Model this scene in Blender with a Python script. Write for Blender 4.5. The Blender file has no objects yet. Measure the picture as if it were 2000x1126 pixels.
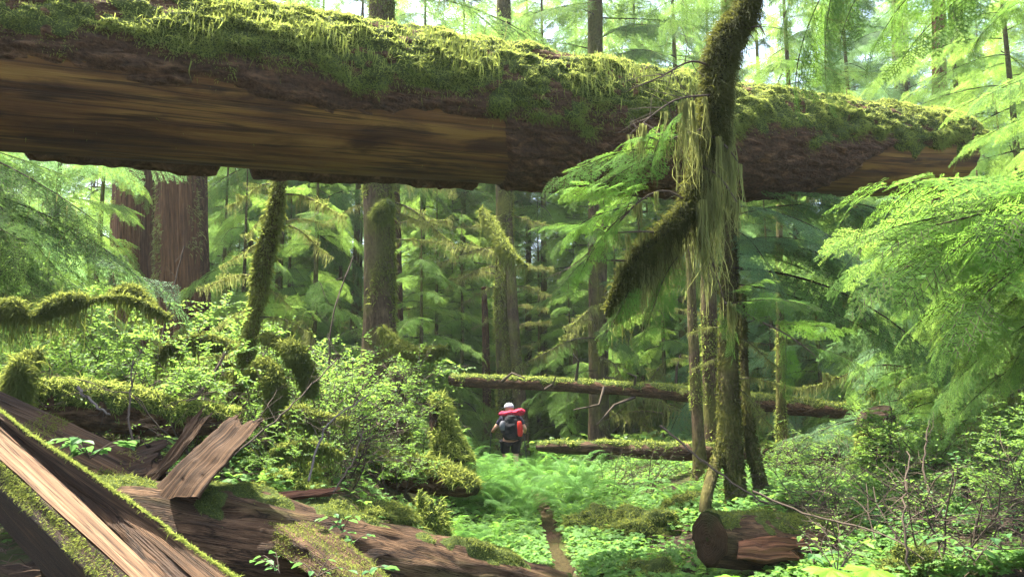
import bpy, math
import numpy as np
from mathutils import Vector, Matrix
rad = math.radians
pi = math.pi
S = bpy.context.scene
COL = S.collection
RNG = np.random.default_rng(11)

# ------------------------------------------------------------------ camera, world, sun
CAM = np.array([0.0, 0.0, 1.65])
PITCH = math.atan(207 / 1500)
cd = bpy.data.cameras.new("camera")
cam = bpy.data.objects.new("camera", cd)
COL.objects.link(cam)
cam.location = CAM
cam.rotation_euler = (pi / 2 + PITCH, 0, 0)
cd.sensor_width = 36
cd.lens = 27.0
cd.clip_start = 0.05
cd.clip_end = 1000
S.camera = cam

SUN_EL = rad(69)
SUN_AZ = rad(-50)            # from +Y towards +X: the sun stands behind the scene
sdir = Vector((math.sin(SUN_AZ) * math.cos(SUN_EL), math.cos(SUN_AZ) * math.cos(SUN_EL), math.sin(SUN_EL)))
w = bpy.data.worlds.new("World")
S.world = w
w.use_nodes = True
nt = w.node_tree
sky = nt.nodes.new("ShaderNodeTexSky")
sky.sky_type = 'NISHITA'
sky.sun_disc = False
sky.sun_elevation = SUN_EL
sky.sun_rotation = SUN_AZ
sky.air_density = 1.0
sky.dust_density = 4.0
sky.ozone_density = 0.6
nt.links.new(sky.outputs[0], nt.nodes["Background"].inputs[0])
nt.nodes["Background"].inputs[1].default_value = 0.14
sl = bpy.data.lights.new("sun", 'SUN')
sl.energy = 5.0
sl.angle = rad(0.55)
sl.color = (1.0, 0.95, 0.85)
so = bpy.data.objects.new("sun", sl)
COL.objects.link(so)
so.rotation_euler = sdir.to_track_quat('Z', 'Y').to_euler()
so.location = (-8, 20, 40)
S.view_settings.view_transform = 'Standard'
S.view_settings.look = 'None'
S.view_settings.gamma = 1
S.view_settings.use_curve_mapping = False
S.view_settings.exposure = 2.88
S.cycles.use_denoising = True
S.cycles.max_bounces = 8
S.cycles.diffuse_bounces = 4
S.cycles.transmission_bounces = 4
S.cycles.transparent_max_bounces = 4


def at(px, py, Y):
    """the point at forward distance Y seen at pixel (px, py) of the 2000 x 1126 photograph"""
    xc, yc = (px - 1000) / 1500, (563 - py) / 1500
    dy = math.cos(PITCH) - yc * math.sin(PITCH)
    dz = math.sin(PITCH) + yc * math.cos(PITCH)
    t = Y / dy
    return np.array([xc * t, Y, CAM[2] + dz * t])


def mpp(px, py, Y):
    """metres covered by one photograph pixel there"""
    p = at(px, py, Y) - CAM
    return abs(at(px + 1, py, Y)[0] - at(px, py, Y)[0])


# ------------------------------------------------------------------ noise
_T = np.random.default_rng(3).random(65536) * 2 - 1


def _h(i, j, k, sd):
    return _T[(i * 73856093 ^ j * 19349663 ^ k * 83492791 ^ (sd * 2654435)) & 65535]


def noise(P, sd=0):
    P = np.asarray(P, float)
    i = np.floor(P).astype(np.int64)
    f = P - i
    u = f * f * (3 - 2 * f)
    x, y, z = i[..., 0], i[..., 1], i[..., 2]
    a, b, c = u[..., 0], u[..., 1], u[..., 2]
    L = lambda p, q, t: p + (q - p) * t
    x00 = L(_h(x, y, z, sd), _h(x + 1, y, z, sd), a)
    x10 = L(_h(x, y + 1, z, sd), _h(x + 1, y + 1, z, sd), a)
    x01 = L(_h(x, y, z + 1, sd), _h(x + 1, y, z + 1, sd), a)
    x11 = L(_h(x, y + 1, z + 1, sd), _h(x + 1, y + 1, z + 1, sd), a)
    return L(L(x00, x10, b), L(x01, x11, b), c)


def fbm(P, sd=0, o=4):
    P = np.asarray(P, float)
    s, a, t = 0, 1.0, 0
    for k in range(o):
        s = s + a * noise(P * 2 ** k + 17.3 * k, sd + k)
        t += a
        a *= .5
    return s / t


def sm(a, b, x):
    t = np.clip((np.asarray(x, float) - a) / (b - a), 0, 1)
    return t * t * (3 - 2 * t)


# ------------------------------------------------------------------ terrain
def trail_x(y):
    return np.interp(y, [0, 5, 7, 9, 11, 14, 18, 22, 40], [.35, .48, .49, .45, .48, .42, -.02, -.2, .6])


def ground(x, y):
    x = np.asarray(x, float)
    y = np.asarray(y, float)
    d = x - trail_x(y)
    left = 1.0 * sm(-.7, -2.6, d) * (1 - .55 * sm(9, 17, y)) * (.55 + .45 * sm(.5, 3.5, y))
    right = .42 * sm(.7, 2.8, d) * (1 - .5 * sm(12, 22, y))
    P = np.stack([x, y, x * 0], -1)
    n = .16 * fbm(P * .45, 5, 4) * sm(.1, 1.3, abs(d)) + .5 * fbm(P * .08, 9, 2) * sm(18, 40, y)
    n2 = .05 * noise(P * 2.3, 21) * sm(.10, .4, abs(d))
    far = .05 * np.maximum(y - 22, 0) + .0006 * np.maximum(y - 30, 0) ** 2
    dip = -.06 * np.exp(-(d / .2) ** 2)
    left = left * (.66 + .34 * sm(5.2, 7.2, y))
    return left + right + n + n2 + far + dip - .12 * sm(8, 17, y)


# ------------------------------------------------------------------ mesh helpers
def mesh(name, geos, mats, smooth=True):
    """geos: list of (V, [faces arrays], material index, uv or None) joined into one mesh"""
    Vs, loops, starts, mi, uvs = [], [], [], [], []
    off = 0
    lo = 0
    hasuv = any(g[3] is not None for g in geos)
    for V, F, m, uv in geos:
        V = np.asarray(V, np.float32).reshape(-1, 3)
        Vs.append(V)
        if isinstance(F, np.ndarray):
            F = [F]
        for f in F:
            f = np.asarray(f, np.int64)
            if f.size == 0:
                continue
            k = f.shape[1]
            loops.append((f + off).ravel())
            starts.append(lo + np.arange(f.shape[0]) * k)
            lo += f.size
            mi.append(np.full(f.shape[0], m))
            if hasuv:
                uvs.append(np.asarray(uv, np.float32)[f.ravel()] if uv is not None else V[f.ravel(), :2])
        off += len(V)
    V = np.concatenate(Vs)
    loops = np.concatenate(loops)
    starts = np.concatenate(starts)
    mi = np.concatenate(mi)
    me = bpy.data.meshes.new(name)
    me.vertices.add(len(V))
    me.vertices.foreach_set("co", V.ravel())
    me.loops.add(len(loops))
    me.loops.foreach_set("vertex_index", loops.astype(np.int32))
    me.polygons.add(len(starts))
    me.polygons.foreach_set("loop_start", starts.astype(np.int32))
    for m in mats:
        me.materials.append(m)
    if len(mats) > 1:
        me.polygons.foreach_set("material_index", mi.astype(np.int32))
    if hasuv:
        ul = me.uv_layers.new(name="UVMap")
        ul.data.foreach_set("uv", np.concatenate(uvs).astype(np.float32).ravel())
    me.update(calc_edges=True)
    me.polygons.foreach_set("use_smooth", np.full(len(starts), smooth))
    return me


OFF = {}


def tag(o, label=None, cat=None, group=None, kind=None):
    if label: o["label"] = label
    if cat: o["category"] = cat
    if group: o["group"] = group
    if kind: o["kind"] = kind
    return o


def thing(name, label, cat, loc=(0, 0, 0), group=None):
    o = bpy.data.objects.new(name, None)
    o.empty_display_size = .1
    COL.objects.link(o)
    o.location = loc
    OFF[o.name] = np.array(loc, float)
    return tag(o, label, cat, group, "thing")


def link(name, me, parent=None, loc=None):
    o = bpy.data.objects.new(name, me)
    COL.objects.link(o)
    if parent is not None:
        o.parent = parent
        OFF[o.name] = OFF.get(parent.name, np.zeros(3))
    if loc is not None:
        o.location = loc
    return o


def part(name, geos, mats, parent, smooth=True):
    """geos in world coordinates"""
    off = OFF.get(parent.name, np.zeros(3))
    if isinstance(geos, tuple):
        geos = [geos]
    if not isinstance(mats, (list, tuple)):
        mats = [mats]
    g2 = []
    for g in geos:
        g = tuple(g) + (0, None)[len(g) - 2:] if len(g) < 4 else g
        g2.append((np.asarray(g[0]).reshape(-1, 3) - off, g[1], g[2], g[3]))
    return link(name, mesh(name, g2, mats, smooth), parent)


def copy_tree(o, parent=None):
    c = o.copy()
    COL.objects.link(c)
    if parent is not None:
        c.parent = parent
    for ch in list(o.children):
        copy_tree(ch, c)
    return c


def norm(v):
    return v / np.maximum(np.linalg.norm(v, axis=-1, keepdims=True), 1e-9)


def smooth_path(pts, m):
    pts = np.asarray(pts, float)
    k = pts.shape[1]
    if len(pts) == 2:
        t = np.linspace(0, 1, m)[:, None]
        return pts[0] * (1 - t) + pts[1] * t
    d = np.r_[0, np.cumsum(np.linalg.norm(np.diff(pts[:, :3], axis=0), axis=1))]
    P = np.vstack([2 * pts[0] - pts[1], pts, 2 * pts[-1] - pts[-2]])
    q = np.linspace(0, d[-1], m)
    i = np.clip(np.searchsorted(d, q, 'right') - 1, 0, len(pts) - 2)
    t = ((q - d[i]) / np.maximum(d[i + 1] - d[i], 1e-9))[:, None]
    p0, p1, p2, p3 = P[i], P[i + 1], P[i + 2], P[i + 3]
    return .5 * (2 * p1 + (p2 - p0) * t + (2 * p0 - 5 * p1 + 4 * p2 - p3) * t ** 2 + (3 * p1 - p0 - 3 * p2 + p3) * t ** 3)


def frames(P):
    T = norm(np.gradient(P, axis=0))
    ref = np.array([0, 0, 1.]) if abs(T[0][2]) < .8 else np.array([0, 1., 0])
    U = np.zeros_like(P)
    u = ref - T[0] * (ref @ T[0])
    for i in range(len(P)):
        u = u - T[i] * (u @ T[i])
        u = u / (np.linalg.norm(u) + 1e-12)
        U[i] = u
    return T, U, np.cross(T, U)


def grid_faces(m, n):
    i, j = np.meshgrid(np.arange(m - 1), np.arange(n - 1), indexing='ij')
    a = (i * n + j).ravel()
    return np.stack([a, a + 1, a + n + 1, a + n], 1)


class Tube:
    """a round surface round a path: the angle th is 0 on the up side (first frame vector), grows towards T x U"""

    def __init__(s, path, r, n=20, m=40):
        path = np.asarray(path, float)
        r = np.asarray(r, float) * np.ones(len(path))
        A = smooth_path(np.c_[path, r], m)
        s.C, s.r = A[:, :3], np.maximum(A[:, 3], .001)
        s.T, s.U, s.W = frames(s.C)
        s.n, s.m = n, m
        s.th = np.linspace(-pi, pi, n + 1)
        s.N = s.U[:, None] * np.cos(s.th)[None, :, None] + s.W[:, None] * np.sin(s.th)[None, :, None]
        s.s = np.r_[0, np.cumsum(np.linalg.norm(np.diff(s.C, axis=0), axis=1))]
        s.R = np.repeat(s.r[:, None], n + 1, 1)
        # noise coordinates in metres: along, across (as a circle so that it closes)
        s.Q = np.stack([np.repeat(s.s[:, None], n + 1, 1), s.r[:, None] * np.cos(s.th)[None], s.r[:, None] * np.sin(s.th)[None]], -1)

    def P(s, R=None):
        R = s.R if R is None else R
        return s.C[:, None] + s.N * R[..., None]

    def uv(s):
        return np.stack([np.repeat(s.s[:, None], s.n + 1, 1), np.repeat((s.th[None] * s.r.mean()), s.m, 0)], -1).reshape(-1, 2)

    def geo(s, R=None, mi=0, cap=(True, True)):
        P = s.P(R)
        V = P.reshape(-1, 3)
        F = [grid_faces(s.m, s.n + 1)]
        uv = s.uv()
        for e, c in ((0, cap[0]), (s.m - 1, cap[1])):
            if c:
                k = len(V)
                ring = e * (s.n + 1) + np.arange(s.n + 1)
                V = np.vstack([V, P[e].mean(0)[None]])
                uv = np.vstack([uv, uv[ring].mean(0)[None]])
                F.append(np.stack([ring[:-1], ring[1:], np.full(s.n, k)], 1))
        return (V, F, mi, uv)


def sample(P, N, count, rng, mask=None):
    """random points on a grid surface, weighted by cell area and mask"""
    a = np.linalg.norm(np.cross(P[1:, :-1] - P[:-1, :-1], P[:-1, 1:] - P[:-1, :-1]), axis=-1)
    if mask is not None:
        a = a * np.clip(mask[:-1, :-1], 0, None)
    a = a.ravel()
    if a.sum() <= 0:
        return np.zeros((0, 3)), np.zeros((0, 3))
    c = rng.choice(len(a), count, p=a / a.sum())
    i, j = np.divmod(c, P.shape[1] - 1)
    u, v = rng.random(count)[:, None], rng.random(count)[:, None]
    B = lambda X: (X[i, j] * (1 - u) + X[i + 1, j] * u) * (1 - v) + (X[i, j + 1] * (1 - u) + X[i + 1, j + 1] * u) * v
    return B(P), norm(B(N))


def fuzz(P, N, L, wd, droop, rng, spread=.7, mi=0):
    """moss blades: two bent segments each, drooping under gravity"""
    n = len(P)
    L = L * rng.lognormal(0, .4, n)[:, None]
    d = norm(N + spread * rng.normal(size=(n, 3)) + np.array([0, 0, -droop * .5]))
    d2 = norm(d + np.array([0, 0, -droop]) + .3 * rng.normal(size=(n, 3)))
    sd = norm(np.cross(d, rng.normal(size=(n, 3)))) * wd * .5
    m = P + d * L * .5
    t = m + d2 * L * .5
    V = np.stack([P - sd, P + sd, m + sd * .9, m - sd * .9, t], 1).reshape(-1, 3)
    b = np.arange(n)[:, None] * 5
    return (V, [b + np.array([[0, 1, 2, 3]]), b + np.array([[3, 2, 4]])], mi, None)


def strands(P, L, wd, rng, k=5, wob=.06, mi=0, lean=(0, 0)):
    """hanging lichen: vertical wavy ribbons of length L (array)"""
    n = len(P)
    L = (L * np.ones(n))[:, None]
    t = np.linspace(0, 1, k + 1)[None]
    a = rng.random(n)[:, None] * 2 * pi
    ph = rng.random(n)[:, None] * 6.28
    wob = wob * rng.gamma(2, .7, n)[:, None]
    wo = wob * L * np.sin(ph + t * rng.uniform(2, 9, n)[:, None]) * t
    wo2 = wob * L * np.sin(ph * 1.7 + t * rng.uniform(2, 6, n)[:, None]) * t
    C = np.stack([P[:, 0:1] + wo + lean[0] * L * t, P[:, 1:2] + wo2 + lean[1] * L * t, P[:, 2:3] - L * t], -1)
    ww = wd * (1 - .75 * t) * rng.uniform(.6, 1.4, n)[:, None]
    tw = a + t * rng.uniform(-2, 2, n)[:, None]
    sd = np.stack([np.cos(tw) * ww, np.sin(tw) * ww, 0 * tw], -1) * .5
    V = np.stack([C - sd, C + sd], 2).reshape(-1, 3)
    b = (np.arange(n) * (2 * (k + 1)))[:, None, None]
    j = (np.arange(k) * 2)[None, :, None]
    F = (b + j + np.array([0, 1, 3, 2])[None, None]).reshape(-1, 4)
    return (V, [F], mi, None)


def place(TV, TF, M, O):
    """copies of a template (TV, TF list) under 3x3 matrices M (k,3,3) and offsets O (k,3)"""
    k, n = len(O), len(TV)
    V = (np.einsum('kij,nj->kni', M, TV) + O[:, None]).reshape(-1, 3)
    b = (np.arange(k) * n)[:, None, None]
    return V, [(b + f[None]).reshape(-1, f.shape[1]) for f in TF]


def euler_mats(yaw, pitch, roll, s):
    cy, sy, cp, sp, cr, sr = np.cos(yaw), np.sin(yaw), np.cos(pitch), np.sin(pitch), np.cos(roll), np.sin(roll)
    z, o = 0 * cy, 1 + 0 * cy
    A = lambda r: np.moveaxis(np.array(r), -1, 0)
    Rz = A([[cy, -sy, z], [sy, cy, z], [z, z, o]])
    Ry = A([[cp, z, sp], [z, o, z], [-sp, z, cp]])
    Rx = A([[o, z, z], [z, cr, -sr], [z, sr, cr]])
    return (Rz @ Ry @ Rx) * np.asarray(s)[..., None, None]


def thin_tubes(segs, n=3):
    """many thin polylines [(pts, r0, r1)] as one geo"""
    Vs, Fs, off = [], [], 0
    for pts, r0, r1 in segs:
        pts = np.asarray(pts, float)
        m = len(pts)
        T = norm(np.gradient(pts, axis=0))
        ref = np.array([.31, .2, .93]) if abs(T[0] @ np.array([.31, .2, .93])) < .9 else np.array([1., 0, 0])
        U = norm(np.cross(T, ref))
        W = np.cross(T, U)
        a = np.arange(n) * 2 * pi / n
        r = np.linspace(r0, r1, m)[:, None, None]
        V = pts[:, None] + r * (U[:, None] * np.cos(a)[None, :, None] + W[:, None] * np.sin(a)[None, :, None])
        i, j = np.meshgrid(np.arange(m - 1), np.arange(n), indexing='ij')
        A = (i * n + j).ravel()
        B = (i * n + (j + 1) % n).ravel()
        Vs.append(V.reshape(-1, 3))
        Fs.append(np.stack([A, B, B + n, A + n], 1) + off)
        off += m * n
    return (np.concatenate(Vs), [np.concatenate(Fs)], 0, None)


# ------------------------------------------------------------------ materials
class NB:
    def __init__(s, name):
        s.m = bpy.data.materials.new(name)
        s.m.use_nodes = True
        s.t = s.m.node_tree
        s.p = s.t.nodes["Principled BSDF"]
        s.out = s.t.nodes["Material Output"]

    def n(s, typ, **kw):
        x = s.t.nodes.new(typ)
        for k, v in kw.items():
            setattr(x, k, v)
        return x

    def l(s, a, b):
        s.t.links.new(a, b)

    def coords(s, kind, scale=(1, 1, 1)):
        mp = s.n("ShaderNodeMapping")
        mp.inputs[3].default_value = scale
        if kind == 'POS':
            s.l(s.n("ShaderNodeNewGeometry").outputs["Position"], mp.inputs[0])
        else:
            s.l(s.n("ShaderNodeTexCoord").outputs[kind], mp.inputs[0])
        return mp.outputs[0]

    def noise(s, vec, scale, detail=5, rough=.55, dist=0):
        x = s.n("ShaderNodeTexNoise")
        x.inputs["Scale"].default_value = scale
        x.inputs["Detail"].default_value = detail
        x.inputs["Roughness"].default_value = rough
        x.inputs["Distortion"].default_value = dist
        s.l(vec, x.inputs["Vector"])
        return x.outputs["Fac"]

    def ramp(s, fac, stops):
        x = s.n("ShaderNodeValToRGB")
        el = x.color_ramp.elements
        while len(el) < len(stops):
            el.new(.5)
        for e, (p, c) in zip(el, stops):
            e.position = p
            e.color = (*c, 1) if len(c) == 3 else c
        s.l(fac, x.inputs[0])
        return x.outputs[0]

    def mix(s, fac, a, b, mode='MIX'):
        x = s.n("ShaderNodeMix", data_type='RGBA', blend_type=mode)
        for v, i in ((fac, 0), (a, 6), (b, 7)):
            if isinstance(v, (int, float)):
                x.inputs[i].default_value = v
            elif isinstance(v, tuple):
                x.inputs[i].default_value = (*v, 1)
            else:
                s.l(v, x.inputs[i])
        return x.outputs[2]

    def bump(s, h, strength=.5, dist=.02):
        b = s.n("ShaderNodeBump")
        b.inputs["Strength"].default_value = strength
        b.inputs["Distance"].default_value = dist
        s.l(h, b.inputs["Height"])
        s.l(b.outputs[0], s.p.inputs["Normal"])

    def base(s, c):
        if isinstance(c, tuple):
            s.p.inputs["Base Color"].default_value = (*c, 1)
        else:
            s.l(c, s.p.inputs["Base Color"])


def leaf_mat(name, dark, light, trans, tr=.45, rough=.45, spec=.4, nscale=.6, iw=.65):
    b = NB(name)
    isl = b.n("ShaderNodeNewGeometry").outputs["Random Per Island"]
    nz = b.noise(b.coords('POS'), nscale, 3)
    f = b.n("ShaderNodeMath", operation='MULTIPLY_ADD')
    b.l(isl, f.inputs[0])
    f.inputs[1].default_value = iw
    m2 = b.n("ShaderNodeMath", operation='MULTIPLY_ADD')
    b.l(nz, m2.inputs[0])
    m2.inputs[1].default_value = 1.4
    m2.inputs[2].default_value = -.3 - iw * .5
    b.l(m2.outputs[0], f.inputs[2])
    ob = b.n("ShaderNodeObjectInfo").outputs["Random"]
    f3 = b.n("ShaderNodeMath", operation='MULTIPLY_ADD')
    b.l(ob, f3.inputs[0])
    f3.inputs[1].default_value = .25
    b.l(f.outputs[0], f3.inputs[2])
    c = b.ramp(f3.outputs[0], [(.05, dark), (.95, light)])
    b.base(c)
    b.p.inputs["Roughness"].default_value = rough
    b.p.inputs["Specular IOR Level"].default_value = spec
    t = b.n("ShaderNodeBsdfTranslucent")
    c2 = b.mix(.75, c, trans)
    b.l(c2, t.inputs[0])
    mx = b.n("ShaderNodeMixShader")
    mx.inputs[0].default_value = tr
    b.l(b.p.outputs[0], mx.inputs[1])
    b.l(t.outputs[0], mx.inputs[2])
    b.l(mx.outputs[0], b.out.inputs[0])
    return b.m


M = {}
M['hem'] = leaf_mat("hemlock_needles", (.028, .07, .02), (.08, .15, .04), (.2, .34, .07), .48, .7, .05)
M['hem_blue'] = leaf_mat("hemlock_needles_cool", (.045, .095, .045), (.105, .195, .075), (.2, .36, .11), .45, .6, .12)
M['hem_bright'] = leaf_mat("hemlock_needles_fresh", (.05, .12, .018), (.12, .21, .045), (.3, .47, .08), .52, .7, .05)
M['shrub'] = leaf_mat("huckleberry_leaves", (.035, .09, .016), (.105, .19, .04), (.24, .4, .06), .5, .5, .2)
M['broad'] = leaf_mat("broad_leaves", (.028, .085, .028), (.06, .14, .042), (.16, .33, .07), .4, .5, .15)
M['bigleaf'] = leaf_mat("lit_leaves", (.07, .19, .008), (.11, .27, .012), (.3, .58, .02), .5, .5, .3, 25)
M['hem_near'] = leaf_mat("hemlock_needles_near", (.035, .09, .018), (.09, .18, .03), (.24, .45, .06), .5, .7, .05)
M['fern'] = leaf_mat("fern_fronds", (.035, .1, .02), (.1, .22, .04), (.25, .5, .07), .5, .55, .2)
M['cover'] = leaf_mat("clover_leaves", (.035, .1, .014), (.10, .2, .035), (.25, .44, .07), .45, .6, .2, 1.3)
M['moss'] = leaf_mat("moss_fronds", (.05, .08, .012), (.155, .195, .04), (.38, .44, .09), .5, .8, .1, 2.0)
M['mossdeep'] = leaf_mat("moss_fronds_olive", (.03, .05, .012), (.10, .125, .028), (.28, .32, .06), .5, .8, .1, 2.5)
M['lichen'] = leaf_mat("hanging_moss", (.035, .04, .012), (.21, .22, .075), (.34, .37, .11), .5, .8, .1, 3.5, 1.0)


def moss_base(name, dark, light):
    b = NB(name)
    v = b.coords('POS')
    c = b.ramp(b.noise(v, 14, 6, .7), [(.3, dark), (.7, light)])
    b.base(c)
    b.p.inputs["Roughness"].default_value = .95
    b.p.inputs["Specular IOR Level"].default_value = .1
    b.bump(b.noise(v, 60, 4, .7), .9, .03)
    return b.m


M['shaded_moss'] = leaf_mat('shaded_limb_moss', (.010, .014, .004), (.045, .052, .013), (.15, .16, .03), .4, .8, .1, 2.5)  # darkened moss: the limb's backlit shade is put into the colour
M['shaded_base'] = moss_base('shaded_limb_mat', (.008, .011, .003), (.03, .034, .01))  # mat under it, darkened for the same backlit shade
M['mossbase'] = moss_base("moss_mat", (.018, .028, .006), (.07, .09, .02))


def bark_mat(name, c0, c1, c2, sx=2.5, sy=14, bd=.03, moss=None):
    """ridged bark along the u direction of the tube's uv"""
    b = NB(name)
    v = b.coords('UV', (sx, sy, 1))
    n1 = b.noise(v, 1.0, 7, .62, .6)
    n2 = b.noise(b.coords('UV', (sx * 5, sy * 2.2, 1)), 1.0, 5, .6)
    big = b.noise(b.coords('POS'), 1.7, 3)
    c = b.ramp(n1, [(.32, c0), (.52, c1), (.72, c2)])
    c = b.mix(.35, c, b.ramp(n2, [(.3, c0), (.7, c2)]))
    if moss:
        c = b.mix(b.ramp(big, [(.42, (0, 0, 0)), (.62, (1, 1, 1))]), c, b.ramp(n2, [(.3, tuple(x * .5 for x in moss)), (.7, moss)]))
    b.base(c)
    b.p.inputs["Roughness"].default_value = .9
    b.p.inputs["Specular IOR Level"].default_value = .08
    hh = b.n("ShaderNodeMath", operation='MULTIPLY_ADD')
    b.l(n2, hh.inputs[0])
    hh.inputs[1].default_value = .4
    b.l(n1, hh.inputs[2])
    b.bump(hh.outputs[0], 1.0, bd)
    return b.m


M['bark'] = bark_mat("dark_bark", (.004, .002, .001), (.038, .018, .008), (.2, .115, .06), 5, 18, .09)
M['cedar'] = bark_mat("cedar_bark", (.010, .004, .002), (.085, .038, .017), (.22, .115, .055), .7, 20, .08)
M['trunk'] = bark_mat("hemlock_bark", (.008, .005, .003), (.05, .034, .018), (.15, .105, .06), 3, 12, .06, (.10, .095, .025))
M['mossytrunk'] = bark_mat("mossy_bark", (.008, .007, .003), (.04, .034, .012), (.10, .085, .03), 4, 10, .04, (.12, .115, .025))
M['twig'] = bark_mat("twig_bark", (.02, .015, .01), (.06, .045, .032), (.13, .1, .075), 6, 6, .005)
M['hemtwig'] = bark_mat('conifer_twig_bark', (.012, .009, .006), (.035, .025, .017), (.07, .052, .035), 6, 6, .004)
M['palebranch'] = bark_mat("bleached_twig", (.05, .04, .03), (.13, .105, .085), (.24, .2, .165), 6, 8, .005)


def wood_mat(name, stops, blot, sx=.35, sy=9, bd=.012, stain=.55, blotc=(.02, .014, .01)):
    """bare wood: long grain along u, streaky stains"""
    b = NB(name)
    g = b.noise(b.coords('UV', (sx, sy, 1)), 1.5, 8, .6, .4)
    fine = b.noise(b.coords('UV', (sx * 2, sy * 9, 1)), 1.5, 4, .6)
    st = b.noise(b.coords('UV', (.8, 3.2, 1)), 1.3, 6, .6, .5)
    c = b.ramp(g, stops)
    c = b.mix(.3, c, b.ramp(fine, [(.3, tuple(x * .4 for x in stops[1][1])), (.7, stops[-1][1])]))
    c = b.mix(b.ramp(st, [(blot, (0, 0, 0)), (blot + .14, (stain, stain, stain))]), c, blotc)
    ck = b.noise(b.coords('UV', (sx * .8, sy * 1.1, 1)), 1.1, 5, .55, .3)
    crack = b.ramp(ck, [(.47, (0, 0, 0)), (.495, (.75, .75, .75)), (.505, (.75, .75, .75)), (.53, (0, 0, 0))])
    c = b.mix(crack, c, tuple(x * .3 for x in stops[0][1]))
    b.base(c)
    b.p.inputs["Roughness"].default_value = .72
    b.p.inputs["Specular IOR Level"].default_value = .1
    b.bump(fine, .7, bd)
    return b.m


M['logwood'] = wood_mat("debarked_wood", [(.32, (.025, .009, .003)), (.46, (.083, .035, .009)), (.6, (.19, .108, .024))], .5, .3, 5.5, .012, .85, (.02, .006, .002))
M['plank'] = wood_mat("split_wood", [(.32, (.028, .014, .007)), (.5, (.115, .064, .032)), (.68, (.25, .155, .085))], .58, .5, 30, .03, .6, (.04, .024, .017))
M['greywood'] = wood_mat("weathered_wood", [(.34, (.010, .005, .002)), (.5, (.048, .026, .012)), (.66, (.145, .085, .044))], .5, .6, 26, .05, .8, (.02, .013, .008))
M['rotwood'] = wood_mat("rotten_wood", [(.34, (.004, .0025, .0015)), (.54, (.02, .011, .006)), (.74, (.09, .05, .024))], .5, 1.2, 12, .03, .7)
M['decay'] = wood_mat("decayed_wood", [(.34, (.009, .005, .0025)), (.5, (.046, .025, .012)), (.66, (.14, .083, .043))], .5, 2.6, 12, .07, .7, (.055, .05, .014))
M['litter'] = bark_mat("litter_bark", (.03, .02, .013), (.1, .065, .042), (.2, .14, .1), 6, 6, .005)
M['redwood'] = wood_mat("red_heartwood", [(.3, (.04, .014, .008)), (.5, (.13, .055, .028)), (.7, (.25, .12, .06))], .54, .5, 12, .02, .7)


M['mossyend'] = bark_mat('mossy_cut_face', (.008, .005, .002), (.03, .018, .008), (.075, .046, .02), 1.2, 9, .05, (.03, .034, .009))


def soil_mat(name, cols, sc=6):
    b = NB(name)
    v = b.coords('POS')
    n = b.noise(v, sc, 8, .7)
    n2 = b.noise(v, .9, 4)
    c = b.ramp(n, [(.3, cols[0]), (.5, cols[1]), (.7, cols[2])])
    if len(cols) > 3:
        c = b.mix(b.ramp(n2, [(.42, (0, 0, 0)), (.56, (1, 1, 1))]), c, b.ramp(n, [(.3, cols[3]), (.7, cols[4])]))
    b.base(c)
    b.p.inputs["Roughness"].default_value = 1
    b.p.inputs["Specular IOR Level"].default_value = .1
    b.bump(b.noise(v, 25, 6, .75), 1, .06)
    return b.m


M['soil'] = soil_mat("forest_floor", [(.012, .009, .007), (.045, .03, .02), (.11, .075, .05), (.025, .035, .01), (.07, .08, .02)])
M['path'] = soil_mat("needle_trail", [(.010, .006, .003), (.035, .02, .011), (.085, .05, .03), (.02, .012, .006), (.07, .06, .02)], 30)


def plain(name, c, rough=.8, bumpscale=0, c2=None, metal=0):
    b = NB(name)
    v = b.coords('Object')
    b.base(b.ramp(b.noise(v, bumpscale or 20, 4), [(.35, c), (.65, c2 or tuple(min(1, x * 1.25) for x in c))]))
    b.p.inputs["Roughness"].default_value = rough
    b.p.inputs["Specular IOR Level"].default_value = .12
    b.p.inputs["Metallic"].default_value = metal
    if bumpscale:
        b.bump(b.noise(v, bumpscale, 3), .5, .01)
    return b.m

# ------------------------------------------------------------------ the hiker's body, clothes, boots: continuous skinned surfaces
def skin_mesh(name, verts, edges, radii, lv=2):
    me = bpy.data.meshes.new(name)
    me.from_pydata([tuple(v) for v in verts], edges, [])
    o = bpy.data.objects.new(name, me)
    COL.objects.link(o)
    sk = o.modifiers.new("skin", 'SKIN')
    sk.use_smooth_shade = True
    ly = me.skin_vertices[0].data if me.skin_vertices else None
    if ly is None:
        me.attributes
    for i, r in enumerate(radii):
        ly[i].radius = (r, r) if isinstance(r, float) else r
        ly[i].use_root = i == 0
    ss = o.modifiers.new("sub", 'SUBSURF')
    ss.levels = ss.render_levels = lv
    dg = bpy.context.evaluated_depsgraph_get()
    dg.update()
    out = bpy.data.meshes.new_from_object(o.evaluated_get(dg))
    out.name = name
    out.polygons.foreach_set("use_smooth", np.ones(len(out.polygons), bool))
    bpy.data.objects.remove(o)
    return out


def crumple(me, amp, fr):
    n = len(me.vertices)
    P, N = np.zeros(n * 3, np.float32), np.zeros(n * 3, np.float32)
    me.vertices.foreach_get("co", P)
    me.vertices.foreach_get("normal", N)
    P, N = P.reshape(-1, 3), N.reshape(-1, 3)
    d = fbm(P * fr, 2, 3) - .7 * np.maximum(0, .25 - abs(noise(P * fr * [.8, .8, .5], 6)))
    me.vertices.foreach_set("co", (P + N * (amp * d)[:, None]).astype(np.float32).ravel())
    me.update()
    return me


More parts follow.
